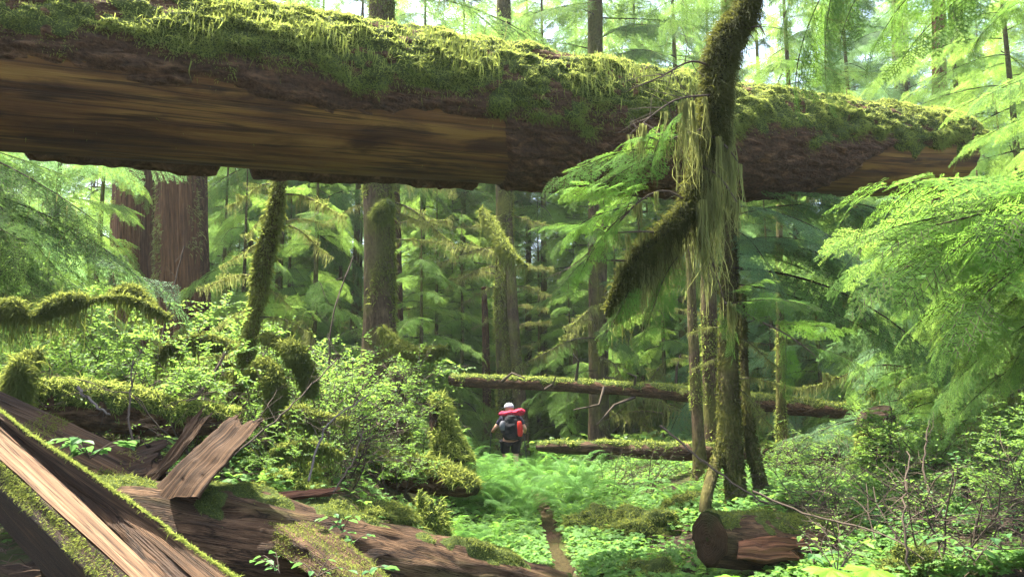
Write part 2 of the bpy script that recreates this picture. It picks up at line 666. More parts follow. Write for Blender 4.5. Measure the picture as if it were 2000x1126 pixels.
def body_parts():
    v, e, r = [], [], []

    def add(p, rr, par=None):
        v.append(p)
        r.append(rr)
        if par is not None:
            e.append((par, len(v) - 1))
        return len(v) - 1

    pel = add((0, 0, .96), .09)
    wa = add((0, .02, 1.12), .10, pel)
    ch = add((0, .05, 1.32), .13, wa)
    nb = add((-.01, .08, 1.475), .07, ch)
    nk = add((-.02, .10, 1.54), .052, nb)
    hd = add((-.025, .12, 1.615), .082, nk)
    h2 = add((-.03, .125, 1.69), .086, hd)
    add((-.03, .12, 1.745), .055, h2)
    add((-.03, .225, 1.63), .014, hd)                    # nose
    add((-.118, .115, 1.64), .016, hd)                   # ears
    add((.062, .115, 1.64), .016, hd)
    for sx, kn, cf, an, to in ((-1, (.12, .50), (.07, .34), (.02, .10), .19), (1, (.02, .48), (-.05, .33), (-.13, .12), .03)):
        hp = add((sx * .10, 0, .85), .075, pel)
        mt = add((sx * .108, kn[0] * .55, .68), .08, hp)
        k = add((sx * .11, kn[0], kn[1]), .058, mt)
        c = add((sx * .112, cf[0] - .015, cf[1]), .056, k)
        a = add((sx * .112, an[0], an[1]), .038, c)
        add((sx * .12, to, .045), .036, a)
    for sx, el, wr in ((-1, (-.315, .03, 1.17), (-.385, .22, 1.07)), (1, (.30, 0, 1.16), (.30, .20, 1.05))):
        sh = add((sx * .17, .06, 1.415), .068, ch)
        m = add((sx * .235, .05, 1.30), .052, sh)
        ee = add(el, .043, m)
        f = add(tuple((np.array(el) * .55 + np.array(wr) * .45)), .04, ee)
        w_ = add(wr, .028, f)
        pm = add((wr[0], wr[1] + .06, wr[2] + .01), .034, w_)
        # four fingers curled round the pole grip, thumb from the side of the palm
        for q, (dz, ln) in enumerate(((.036, .055), (.013, .062), (-.010, .058), (-.032, .046))):
            a = add((wr[0] - .008 * sx, wr[1] + .085, wr[2] + .01 + dz), .0105, pm)
            b = add((wr[0] - .030 * sx, wr[1] + .085 + ln * .35, wr[2] + .01 + dz), .0095, a)
            add((wr[0] - .050 * sx, wr[1] + .07 + ln * .1, wr[2] + .008 + dz), .0085, b)
        a = add((wr[0] - .034 * sx, wr[1] + .045, wr[2] + .035), .012, pm)
        add((wr[0] - .044 * sx, wr[1] + .08, wr[2] + .055), .0095, a)
    body = skin_mesh("person_body", v, e, r)

    v.clear(); e.clear(); r.clear()
    pel = add((0, 0, .90), .2)
    wa = add((0, .02, 1.12), .155, pel)
    ch = add((0, .05, 1.32), .172, wa)
    add((-.01, .075, 1.45), .10, ch)
    for sx in (-1, 1):
        sh = add((sx * .175, .06, 1.41), .088, ch)
        add((sx * .235, .05, 1.29), .074, sh)
        add((sx * .27, .042, 1.23), .066, len(v) - 1)
    shirt = skin_mesh("shirt", v, e, r)

    v.clear(); e.clear(); r.clear()
    pel = add((0, 0, .98), .185)
    for sx, y in ((-1, .09), (1, .015)):
        hp = add((sx * .105, .0, .84), .125, pel)
        m = add((sx * .112, y * .7, .66), .108, hp)
        add((sx * .114, y, .53), .096, m)
    shorts = skin_mesh("shorts", v, e, r)
    boots, socks = [], []
    for sx, an, to in ((-1, .02, .19), (1, -.13, .03)):
        v.clear(); e.clear(); r.clear()
        a = add((sx * .112, an, .13), .06)
        b = add((sx * .113, an + .01, .06), .055, a)
        c = add((sx * .118, (an + to) / 2 + .02, .05), .05, b)
        add((sx * .122, to + .04, .042), .042, c)
        boots.append(skin_mesh("boot", v, e, r))
        v.clear(); e.clear(); r.clear()
        a = add((sx * .112, an - .02, .26), .056)
        add((sx * .112, an, .12), .05, a)
        socks.append(skin_mesh("sock", v, e, r))
    # a rucksack: bulging sack, soft roll, pouch
    v.clear(); e.clear(); r.clear()
    a = add((.02, -.24, .87), (.17, .14))
    a = add((.025, -.25, 1.08), (.20, .16), a)
    a = add((.03, -.25, 1.26), (.20, .16), a)
    a = add((.03, -.23, 1.42), (.15, .12), a)
    add((.03, -.22, 1.50), (.10, .09), a)
    sack = crumple(skin_mesh("rucksack", v, e, r, 4), .035, 9)
    v.clear(); e.clear(); r.clear()
    a = add((-.2, -.2, 1.50), .05)
    for x, z, q in ((-.14, 1.515, .066), (-.07, 1.50, .056), (0, 1.52, .07), (.06, 1.515, .058), (.13, 1.535, .085), (.2, 1.54, .095), (.25, 1.53, .06)):
        a = add((x, -.2 + .02 * math.sin(x * 40), z + .03), q * (1.0 if x < .1 else 1.2), a)
    roll = crumple(skin_mesh("roll", v, e, r, 4), .035, 14)
    v.clear(); e.clear(); r.clear()
    a = add((.15, -.38, 1.36), .035)
    a = add((.165, -.395, 1.25), .05, a)
    a = add((.17, -.39, 1.10), .052, a)
    add((.165, -.37, .98), .04, a)
    pouch = skin_mesh("pouch", v, e, r)
    v.clear(); e.clear(); r.clear()
    a = add((-.13, -.33, 1.36), .04)
    a = add((-.14, -.355, 1.25), .06, a)
    add((-.13, -.345, 1.12), .05, a)
    pocket = skin_mesh("pocket", v, e, r)
    v.clear(); e.clear(); r.clear()
    for sx in (-1, 1):
        a = add((sx * .12, -.12, 1.46), .022) if sx < 0 else add((sx * .12, -.12, 1.46), .022)
        a = add((sx * .14, .04, 1.505), .022, a)
        a = add((sx * .15, .19, 1.40), .022, a)
        a = add((sx * .15, .21, 1.22), .02, a)
        add((sx * .16, .02, 1.05), .016, a)
    e.append((0, 5))
    straps = skin_mesh("straps", v, e, r)
    return body, shirt, shorts, boots, socks, sack, roll, pouch, pocket, straps


HIKER = body_parts()

# ------------------------------------------------------------------ plant templates
def hem_spray(L, nside, nl, nw, gap, rng, sub=0, side=.5):
    """a flat hemlock spray along +X: (needle V, F), twig polylines"""
    tw = [(np.array([0, 0, 0.]), np.array([1., 0, 0]), L)]
    for i in range(nside):
        t = .06 + .9 * (i + rng.random() * .5) / nside
        sgn = 1 if i % 2 else -1
        a = sgn * rng.uniform(.75, 1.05)
        l = side * L * (1 - t) ** .75 * rng.uniform(.75, 1.1) + .03 * L
        p = np.array([t * L, 0, 0])
        d = np.array([math.cos(a), math.sin(a), rng.uniform(-.1, .06)])
        tw.append((p, d, l))
        for k in range(sub):
            u = .2 + .75 * (k + rng.random() * .4) / max(sub, 1)
            a2 = a + (1 if k % 2 else -1) * rng.uniform(.7, 1)
            tw.append((p + d * l * u, np.array([math.cos(a2), math.sin(a2), rng.uniform(-.12, .05)]), l * .38 * (1 - u) + .025 * L))
    O, D, LL = [], [], []
    segs = []
    for p, d, l in tw:
        k = max(2, int(l / gap))
        t = (np.arange(k) + .5) / k
        bend = np.array([0, 0, -.25]) * (l / L)
        pts = p + d * (t * l)[:, None] + bend * (t * t * l)[:, None]
        for sg in (1, -1):
            side_v = np.array([-d[1], d[0], 0]) * sg
            di = norm(.45 * d + side_v + rng.normal(size=(k, 3)) * [.12, .12, .25])
            O.append(pts)
            D.append(di)
            LL.append(nl * rng.uniform(.6, 1.1, k) * (1 - .35 * t))
        segs.append((np.array([p, p + d * l * .5 + bend * l * .25, p + d * l + bend * l]), .0026 * L + .0003, .0005))
    O, D, LL = np.concatenate(O), np.concatenate(D), np.concatenate(LL)[:, None]
    n = len(O)
    up = norm(np.array([0, 0, 1.]) + rng.normal(size=(n, 3)) * .3)
    sd = norm(np.cross(D, up)) * nw * .5
    V = np.stack([O, O + D * LL * .55 + sd, O + D * LL, O + D * LL * .55 - sd], 1)
    V[..., 2] -= .18 / L * V[..., 0] ** 2
    F = np.arange(n)[:, None] * 4 + np.array([[0, 1, 2, 3]])
    for s in segs:
        s[0][:, 2] -= .18 / L * s[0][:, 0] ** 2
    return V.reshape(-1, 3), [F], segs


def make_bough(L, nspray, sprays, droop, rng, rise=.15, r0=.016, sl=.55, hang=0):
    """a bough growing along +X from the origin"""
    k = 12
    x = np.linspace(0, L, k)
    ph = rng.random() * 6
    pts = np.stack([x, .05 * L * np.sin(ph + x / L * 4), rise * x - droop * x * x / L], 1)
    tubes = [(pts, r0, .003)]
    outV, outF = [], []
    off = 0
    hp = []
    tgt = []
    for i in range(nspray):
        t = .1 + .9 * i / (nspray - 1)
        q = t * (k - 1)
        j = min(int(q), k - 2)
        p = pts[j] + (pts[j + 1] - pts[j]) * (q - j)
        d = pts[j + 1] - pts[j]
        slope = -math.atan2(d[2], math.hypot(d[0], d[1]))
        if i == nspray - 1:
            yaw, ln = 0, sl * L * .5
        else:
            yaw = (1 if i % 2 else -1) * rng.uniform(.55, 1.05)
            ln = sl * L * (1 - .55 * t) * min(1, .45 + 2.2 * t) * rng.uniform(.75, 1.15)
        tgt.append((p, yaw, slope * .6 + rng.uniform(-.02, .4), rng.normal() * .22, ln))
    for si, (V, F, segs) in enumerate(sprays):
        idx = [i for i in range(nspray) if i % len(sprays) == si]
        if not idx:
            continue
        Ls = V[:, 0].max()
        Mx = euler_mats(np.array([tgt[i][1] for i in idx]), np.array([tgt[i][2] for i in idx]), np.array([tgt[i][3] for i in idx]), np.array([tgt[i][4] / Ls for i in idx]))
        O = np.array([tgt[i][0] for i in idx])
        v, f = place(V, F, Mx, O)
        outV.append(v)
        outF += [a + off for a in f]
        off += len(v)
        for i, m3, o3 in zip(idx, Mx, O):
            for pts2, a, b in segs[:1] if len(segs) > 40 and i % 2 else segs:
                tubes.append((pts2 @ m3.T + o3, a, b))
            hp.append(o3 + m3 @ np.array([Ls * .4, 0, 0]))
    geos = [thin_tubes(tubes), (np.concatenate(outV), outF, 1, None)]
    if hang:
        P = pts[rng.integers(2, k - 1, hang)] + rng.normal(size=(hang, 3)) * [.08, .05, .01]
        geos.append(strands(P, rng.uniform(.1, .45, hang) * L * .35, .012, rng, 4, .08, 2))
    return geos


rg = np.random.default_rng(5)
near_sprays = [hem_spray(.5, 15, .016, .0042, .0052, rg, 4) for _ in range(3)]
mid_sprays = [hem_spray(.6, 16, .034, .009, .015, rg, 2) for _ in range(3)]
far_sprays = [hem_spray(1.1, 12, .10, .03, .055, rg, 0, .6) for _ in range(3)]
BOUGH = {'near': [], 'mid': [], 'blue': [], 'bright': [], 'bare': []}
for i in range(3):
    g = make_bough(1.0, 15, near_sprays, .25, rg, .1, .007, .5, 0)
    BOUGH['near'].append(mesh("hemlock_bough", g, [M['hemtwig'], M['hem_near']], False))
for i in range(4):
    g = make_bough(2.0, 20, mid_sprays, .32 + .06 * i, rg, .18, .014, .42, 26)
    BOUGH['mid'].append(mesh("hemlock_bough", g, [M['hemtwig'], M['hem'], M['lichen']], False))
    b2 = mesh("hemlock_bough", g[:2], [M['hemtwig'], M['hem_blue']], False)
    BOUGH['blue'].append(b2)
    BOUGH['bright'].append(mesh("hemlock_bough", g[:2], [M['hemtwig'], M['hem_bright']], False))
for i in range(3):     # dead lower branches of the conifers, fringed with moss
    k = 9
    segs = []
    P = []
    x = np.linspace(0, 2.0, k)
    main = np.stack([x, .12 * np.sin(x * 2.2 + i), .05 * x - .1 * x * x + .05 * np.sin(3 * x)], 1)
    segs.append((main, .022, .005))
    for q in range(9):
        t = rg.integers(2, k - 1)
        a = rg.uniform(-1, 1)
        l = rg.uniform(.2, .6)
        e = main[t] + l * np.array([math.cos(a), math.sin(a), rg.uniform(-.4, .2)])
        segs.append((np.array([main[t], (main[t] + e) / 2 + rg.normal(size=3) * .03, e]), .007, .002))
        P.append(main[t] + (e - main[t]) * rg.random((30, 1)))
    t = rg.random(260) * (k - 1.01)
    j = t.astype(int)
    P.append(main[j] + (main[j + 1] - main[j]) * (t - j)[:, None] + rg.normal(size=(260, 3)) * .008)
    P = np.concatenate(P)
    n = len(P)
    st = strands(P, rg.gamma(1.6, .07, n) + .03, .014, rg, 4, .07, 2)
    fz = fuzz(P, np.tile([0, 0, 1.], (n, 1)), .045, .012, .6, rg, 1.0, 1)
    BOUGH['bare'].append(mesh("mossy_branch", [thin_tubes(segs, 5), fz, st], [M['twig'], M['moss'], M['lichen']], False))
BL = {'near': 1.0, 'mid': 2.0, 'blue': 2.0, 'bright': 2.0, 'bare': 2.0}


def bough_to(base, tip, kind, parent, roll=0, name="branch", v=None):
    """a bough from base to about tip (world points), as a child of parent"""
    base, tip = np.asarray(base, float), np.asarray(tip, float)
    d = tip - base
    L = np.linalg.norm(d)
    v = RNG.integers(len(BOUGH[kind])) if v is None else v
    o = link(name, BOUGH[kind][v], parent)
    x = Vector(d / L)
    # the bough itself droops: aim a little higher so that the tip lands right
    x = (x + Vector((0, 0, .14))).normalized()
    z = Vector((0, 0, 1)) - x * x.z
    z.normalize()
    y = z.cross(x)
    m = Matrix((x, y, z)).transposed().to_4x4() @ Matrix.Rotation(roll, 4, 'X')
    s = L / BL[kind]
    o.matrix_basis = Matrix.Translation(Vector(base - OFF.get(parent.name, np.zeros(3)))) @ m @ Matrix.Diagonal((s, s, s, 1))
    return o


def shrub_geo(rng, H=1.8, stems=6, leaf=.035, nleaf=11, bare=0.0, spread=.7, depth=3):
    segs, LP, LD = [], [], []

    def grow(p, d, l, r, lev):
        k = 5
        pts = [p]
        for i in range(k):
            d = norm(d + rng.normal(size=3) * .17 + np.array([0, 0, -.05 if lev else .02]))
            pts.append(pts[-1] + d * l / k)
        pts = np.array(pts)
        segs.append((pts, r, r * .45))
        if lev >= depth - 1 and rng.random() > bare:
            for i in range(nleaf):
                t = (i + .5) / nleaf * k
                j = min(int(t), k - 1)
                a = pts[j] + (pts[j + 1] - pts[j]) * (t - j)
                dd = norm(pts[j + 1] - pts[j])
                sd = norm(np.cross(dd, [0, 0, 1.]) + 1e-6) * (1 if i % 2 else -1)
                LP.append(a)
                LD.append(norm(.6 * dd + sd + rng.normal(size=3) * .25 + np.array([0, 0, -.1])))
        if lev < depth:
            for i in range(3 if lev else 4):
                t = rng.uniform(.35, 1)
                a = pts[min(int(t * k), k)]
                e = rng.normal(size=3)
                e[2] = abs(e[2]) * .25
                grow(a, norm(d * .55 + norm(e)), l * rng.uniform(.42, .68), r * .55, lev + 1)

    for i in range(stems):
        a = rng.random() * 2 * pi
        grow(np.array([.12 * math.cos(a), .12 * math.sin(a), -.05]), norm(np.array([math.cos(a) * spread, math.sin(a) * spread, 1.])), H * rng.uniform(.45, .7), .011 * H / 1.8, 0)
    geos = [thin_tubes(segs, 4)]
    if LP:
        geos.append(leaves(np.array(LP), np.array(LD), leaf, rng, 1))
    return geos


def leaves(P, D, size, rng, mi=1, wr=.52, flat=.35):
    """ovate leaves folded a little along the midrib"""
    n = len(P)
    L = size * rng.uniform(.6, 1.25, n)[:, None]
    up = norm(np.array([0, 0, 1.]) + rng.normal(size=(n, 3)) * flat)
    s = norm(np.cross(D, up))
    u = np.cross(s, D)
    w = L * wr * .5
    V = np.stack([P, P + D * L * .3 + s * w - u * w * -.25, P + D * L * .68 + s * w * .8 + u * w * .2, P + D * L - u * L * .12,
                  P + D * L * .68 - s * w * .8 + u * w * .2, P + D * L * .3 - s * w + u * w * .25], 1)
    b = np.arange(n)[:, None] * 6
    return (V.reshape(-1, 3), [b + np.array([[0, 1, 2, 3]]), b + np.array([[0, 3, 4, 5]])], mi, None)


def split_mesh(name, geos, mats):
    """(stems mesh, foliage mesh) from a two-geo plant"""
    a = mesh(name + "_stems", [geos[0]], [mats[0]])
    b = mesh(name + "_leaves", [(geos[1][0], geos[1][1], 0, None)], [mats[1]], False) if len(geos) > 1 else None
    return a, b


SHRUB = {'huck': [], 'salmon': [], 'bare': []}
for i in range(4):
    SHRUB['huck'].append(split_mesh("huckleberry", shrub_geo(rg, 1.9, 7, .05, 14 - 2 * i, (0, .25, .45, .6)[i]), (M['twig'], M['shrub'])))
for i in range(2):
    SHRUB['salmon'].append(split_mesh("salmonberry", shrub_geo(rg, 1.4, 5, .085, 6, .1, .8, 2), (M['twig'], M['broad'])))
for i in range(3):
    SHRUB['bare'].append(split_mesh("bare_shrub", shrub_geo(rg, 1.9, 6, .036, 5, .75, .8), (M['twig'], M['shrub'])))


def shrub(name, label, cat, kind, px, py, Y, h, group, v=None, base=None):
    """px, Y place the plant; py is where the middle of its crown should be seen (or None for ground level)"""
    x = at(px, 600, Y)[0]
    z = ground(x, Y) if base is None else base
    v = int(RNG.integers(len(SHRUB[kind]))) if v is None else v
    t = thing(name, label, cat, (x, Y, float(z)), group)
    s = h / (1.9 if kind != 'salmon' else 1.4)
    t.rotation_euler = (0, 0, RNG.random() * 6.28)
    t.scale = (s, s, s)
    a, b = SHRUB[kind][v]
    link("stems", a, t)
    if b:
        link("foliage", b, t)
    return t


def frond_geo(rng, L=.7, npin=26, pl=.13, rise=.9, drop=1.0, fine=True):
    t = np.linspace(0, 1, 14)
    C = lambda t: np.stack([L * .8 * t, 0 * t, L * (rise * t - drop * t * t)], -1)
    segs = [(C(t), .004 * L + .001, .001)]
    P, D, W = [], [], []
    for i in range(npin):
        u = .14 + .85 * i / npin
        prof = pl * math.sin(pi * min(1, .22 + .78 * u) ** .9) ** .8 * (1.0 if u < .8 else 1.0)
        prof = pl * (min(1, .55 + u) if u < .4 else (1 - u) / .62) ** .9 * 1.0 + .012
        p = C(np.array([u]))[0]
        tg = norm(C(np.array([u + .02]))[0] - p)
        for sg in (1, -1):
            d = norm(np.array([0, sg, 0]) + tg * .45 + rng.normal(size=3) * .06 + np.array([0, 0, -.12]))
            if fine:
                k = 6
                for j in range(k):
                    v = (j + .6) / k
                    q = p + d * prof * v
                    w2 = prof * .22 * (1 - .7 * v) + .004
                    for s2 in (1, -1):
                        P.append(q)
                        D.append(norm(np.cross(d, [0, 0, 1.]) * s2 + .6 * d))
                        W.append(w2)
            else:
                P.append(p)
                D.append(d)
                W.append(prof)
    P, D, W = np.array(P), np.array(D), np.array(W)[:, None]
    n = len(P)
    up = norm(np.array([0, 0, 1.]) + rng.normal(size=(n, 3)) * .15)
    s = norm(np.cross(D, up)) * (W * (.28 if fine else .1))
    V = np.stack([P - s * .7, P + D * W * .45 - s, P + D * W, P + D * W * .45 + s, ], 1).reshape(-1, 3)
    F = np.arange(n)[:, None] * 4 + np.array([[0, 1, 2, 3]])
    return [thin_tubes(segs), (V, [F], 1, None)]


FROND = [mesh("fern_frond", frond_geo(rg, 1, 30, .17, r, d), [M['fern'], M['fern']], False) for r, d in ((1.5, 1.0), (1.15, 1.0), (1.8, 1.15))]
SWORD = [mesh("sword_fern_frond", frond_geo(rg, 1, 38, .1, r, d, False), [M['fern'], M['fern']], False) for r, d in ((.95, .9), (.7, .8))]


def fern(name, label, x, y, size, group, kind='lady', n=9, z=None):
    z = float(ground(x, y)) if z is None else z
    t = thing(name, label, "fern", (x, y, z), group)
    lst = FROND if kind == 'lady' else SWORD
    a0 = RNG.random() * 6
    for i in range(n):
        o = link("frond", lst[int(RNG.integers(len(lst)))], t)
        o.rotation_euler = (RNG.normal() * .1, RNG.normal() * .18, a0 + i * 2 * pi / n + RNG.normal() * .2)
        s = size * RNG.uniform(.75, 1.15)
        o.scale = (s, s, s)
    return t


def crown_geo(rng, H, z0, R, nb, seed):
    """foliage of a tall conifer: far sprays along drooping branches"""
    Mx, O = [[] for _ in far_sprays], [[] for _ in far_sprays]
    segs = []
    for i in range(nb):
        z = z0 + (H - z0) * ((i + rng.random()) / nb) ** 1.05
        f = (z - z0) / (H - z0)
        l = R * (1 - f) ** .7 * rng.uniform(.6, 1.1) * min(1, .6 + f * 3)
        a = i * 2.4 + rng.normal() * .3
        dr = rng.uniform(.1, .45)
        q = np.linspace(0, 1, 5)[:, None]
        pts = np.hstack([l * q * math.cos(a), l * q * math.sin(a), z + l * (.15 * q - dr * q * q)])
        segs.append((pts, .035, .008))
        ns = max(4, int(l * 5.5))
        for j in range(ns):
            t = .12 + .88 * j / ns
            p = np.array([l * t * math.cos(a), l * t * math.sin(a), z + l * (.15 * t - dr * t * t)])
            k = rng.integers(len(far_sprays))
            yaw = a + (1 if j % 2 else -1) * rng.uniform(.4, 1.0)
            Mx[k].append(euler_mats(np.array([yaw]), np.array([rng.uniform(.05, .75)]), np.array([rng.normal() * .3]), np.array([rng.uniform(.7, 1.25) * (.45 + .5 * (1 - t))]))[0])
            O[k].append(p)
    V, F, off = [], [], 0
    for k, (v, f, sg) in enumerate(far_sprays):
        if not O[k]: continue
        a, b = place(v, f, np.array(Mx[k]), np.array(O[k]))
        V.append(a)
        F += [x + off for x in b]
        off += len(a)
    return [thin_tubes(segs), (np.concatenate(V), F, 1, None)]


CROWN = []
for i, (H, z0, R, nb) in enumerate(((22, .3, 4.6, 120), (27, .6, 5.0, 140), (13, .1, 3.6, 90), (8, .0, 3.0, 75))):
    g = crown_geo(rg, H, z0, R, nb, i)
    for mt in ('hem', 'hem_blue', 'hem_bright'):
        CROWN.append((H, mesh("conifer_crown", g, [M['twig'], M[mt]], False)))
_tt = Tube(np.array([[0, 0, -.4], [.05, .02, 2], [-.03, .05, 8], [0, 0, 24.]]), [.42, .3, .24, .04], 12, 60)
TRUNKM = mesh("conifer_trunk", [_tt.geo(_tt.R * (1 + .12 * noise(_tt.Q * [1, 6, 6], 4)))], [M['trunk']])

# ------------------------------------------------------------------ ground and trail
xs = np.concatenate([np.linspace(-90, -9, 60), np.linspace(-8.8, 8.8, 220), np.linspace(9, 90, 60)])
ys = np.concatenate([np.linspace(-12, 1.5, 20), np.linspace(1.6, 22, 260), np.linspace(22.3, 110, 110)])
X, Y = np.meshgrid(xs, ys, indexing='ij')
Z = ground(X, Y)
Z = Z + .03 * fbm(np.stack([X * 6, Y * 6, 0 * X], -1), 31, 3) * (Y < 25)
g = (np.stack([X, Y, Z], -1).reshape(-1, 3), [grid_faces(len(xs), len(ys))[:, ::-1]], 0, None)
tag(link("ground", mesh("ground", [g], [M['soil']])), kind="structure")
ty = np.linspace(1, 19, 160)
tw = np.linspace(-1, 1, 9)
hw = .11 + .05 * noise(np.stack([ty * 1.9, 0 * ty, 0 * ty], -1), 3) + .03 * noise(np.stack([ty * 7, 0 * ty, 0 * ty], -1), 4)
tx = trail_x(ty)[:, None] + .05 * noise(np.stack([ty * 1.1, 0 * ty, 0 * ty], -1), 6)[:, None] + tw[None] * hw[:, None]
tz = ground(tx, ty[:, None] + 0 * tx) + .015 * (tw[None] ** 2) + .02 * noise(np.stack([tx * 12, (ty[:, None] + 0 * tx) * 12, 0 * tx], -1), 8) + .02
tz[:, [0, -1]] -= .05
g = (np.stack([tx, ty[:, None] + 0 * tx, tz], -1).reshape(-1, 3), [grid_faces(160, 9)[:, ::-1]], 0, None)
tag(link("path", mesh("path", [g], [M['path']])), kind="structure")

# ------------------------------------------------------------------ the great fallen log
LOGY = lambda px: 1 / (.1715 - .0435 * px / 1000)
lpx = np.linspace(-900, 1850, 640)
lyc = np.interp(lpx, [-900, 0, 500, 1000, 1400, 1700, 1900], [10, 122, 178, 234, 277, 299, 306])
lC = np.array([at(a, b, LOGY(a)) for a, b in zip(lpx, lyc)])
lr = np.interp(lpx, [-900, 0, 500, 1000, 1400, 1700, 1800, 1872], [.74, .70, .70, .685, .645, .60, .565, .53])
log = thing("fallen_log", "huge moss-topped fallen log hanging across above the trail, underside stripped to bare brown wood", "log", tuple(lC[320]))
T1 = Tube(np.c_[lC], lr, 220, 640)
T1.r = np.interp(T1.s, np.r_[0, np.cumsum(np.linalg.norm(np.diff(lC, axis=0), axis=1))], lr)
T1.R = np.repeat(T1.r[:, None], T1.n + 1, 1)
PXI = np.interp(T1.C[:, 1], lC[:, 1], lpx)[:, None] + 0 * T1.th[None]
deg = np.degrees(T1.th)[None] + 0 * PXI
deg2 = np.where(deg < -90, deg + 360, deg)          # 0 top, 90 front, 180 bottom, 270 back
# slanting broken end
sh = (.2 * np.cos(np.radians(deg - 20)) - .08) * sm(1500, 1872, PXI) ** 2
sh = sh + .06 * noise(np.stack([deg * .2, 0 * deg, 0 * deg], -1), 77) * sm(1800, 1872, PXI)
ENDS = T1.T[:, None] * sh[..., None]


def log_geo(R, cap=True):
    P = T1.P(R) + ENDS
    V = P.reshape(-1, 3)
    n = T1.n + 1
    F = [grid_faces(T1.m, n)]
    uv = np.stack([np.repeat(T1.s[:, None], n, 1), np.radians(deg2) * .68], -1).reshape(-1, 2)
    if cap:
        ring = (T1.m - 1) * n + np.arange(n)
        c = P[-1].mean(0)
        rings, k = [ring], len(V)
        for f in (.75, .45, .15):
            q = c + (P[-1] - c) * f + T1.T[-1] * (.05 * noise(np.stack([P[-1][:, 0] * 9, P[-1][:, 2] * 14, 0 * P[-1][:, 0] + f], -1), 5)[:, None] - .03)
            V = np.vstack([V, q])
            uv = np.vstack([uv, uv[ring] + [f, 0]])
            rings.append(len(V) - n + np.arange(n))
        for a, b in zip(rings[:-1], rings[1:]):
            F.append(np.stack([a[:-1], a[1:], b[1:], b[:-1]], 1))
    return (V, F, 0, uv), P


woodR = T1.R * (1 + .012 * fbm(T1.Q * [.4, 3, 3], 41, 3)) + .006 * noise(T1.Q * [2.0, 30, 30], 42)
gw, _ = log_geo(woodR)
part("trunk", gw, M['logwood'], log)
# bark shell
nb1 = fbm(T1.Q * [.7, 2, 2], 51, 3) * 9 + noise(T1.Q * [5, 18, 18], 53) * 5 + noise(T1.Q * [17, 40, 40], 54) * 4
lim = np.interp(PXI, [-900, 0, 300, 700, 930, 960, 1000, 1430, 1500, 1560, 1620, 1700, 1872], [104, 106, 112, 114, 116, 150, 226, 226, 195, 165, 118, 96, 94])
lim = lim + 5 * noise(T1.Q * [2.2, .01, .01], 58) * ((PXI < 940) | (PXI > 1450))
maskb = np.maximum((lim - deg2 + nb1 * .55) / 9, (deg2 - np.interp(PXI, [0, 1200, 1500, 1880], [236, 236, 236, 230]) + nb1 * .5) / 8)
gapm = sm(30, 60, PXI) * (1 - sm(425, 440, PXI) * (1 - sm(490, 505, PXI))) * (1 - sm(930, 960, PXI))
flapm = np.minimum((deg2 - 196 - nb1 * .35) / 6, gapm * 4 - 2)
maskb = np.maximum(maskb, np.where(deg2 > 185, flapm, -2))
pl = fbm(T1.Q * [2.6, 11, 11], 61, 4)
plates = 1 - np.abs(noise(T1.Q * [3.0, 13, 13] + .8 * noise(T1.Q * 6, 63)[..., None], 62))
thick = np.where((deg2 > 185) & (PXI < 960), .11, .05)
bR = T1.R - .03 + sm(-.6, 1, maskb) * (.03 + thick * np.where(thick > .06, .85 + .25 * noise(T1.Q * [1.2, .5, .5], 67), .45 + .75 * sm(.3, .95, plates)) + .03 * pl + .02 * noise(T1.Q * [9, 40, 40], 65))
gb, Pb = log_geo(bR)
part("bark", gb, M['bark'], log)
# moss shell and fronds
nm = fbm(T1.Q * [1.1, 2.5, 2.5], 71, 5) * 24 + 10 * noise(T1.Q * [5, 6, 6], 75)
mlim = np.interp(PXI, [-900, 0, 250, 500, 700, 1000, 1250, 1500, 1700, 1872], [90, 90, 95, 97, 97, 100, 104, 101, 96, 94])
maskm = np.minimum((mlim - deg2 + nm) / 12, np.where(deg2 > 200, -1, 3))
maskm = np.maximum(maskm, np.where(deg < 0, (100 + deg) / 12, -1))
cl = fbm(T1.Q * [4, 5, 5], 81, 4)
mR = np.where(maskm > -1, np.maximum(bR - .02, T1.R) + sm(-.6, 1.2, maskm) * (.045 + .07 * cl + .02 * noise(T1.Q * [14, 14, 14], 86)) - .04 * (maskm < -.5), T1.R - .05)
gm, Pm = log_geo(mR)
part("moss_mat", gm, M['mossbase'], log)
NN = np.repeat(T1.N, 1, 0)
wt = sm(-.9, .6, maskm) * (.3 + sm(-.25, .35, cl + .25 * noise(T1.Q * [9, 9, 9], 83))) * sm(-60, -20, deg) * sm(-150, 50, PXI)
cell = np.broadcast_to((1 / T1.C[:, 1] ** 1.2)[:, None], wt.shape)
P, N = sample(Pm, NN, 170000, RNG, wt * cell)
f1 = fuzz(P, N, .027, .006, .75, RNG, .95)
edge = np.exp(-((maskm - .3) / .6) ** 2) * sm(20, 50, deg) * sm(-.1, .5, noise(T1.Q * [1.8, 1.8, 1.8], 88)) * sm(-150, 50, PXI) * (deg2 < 160)
P2, N2 = sample(Pm, NN, 9000, RNG, edge * cell)
f2 = fuzz(P2, N2, .048, .006, 1.2, RNG, .7)
part("moss", [f1, f2], M['moss'], log, False)
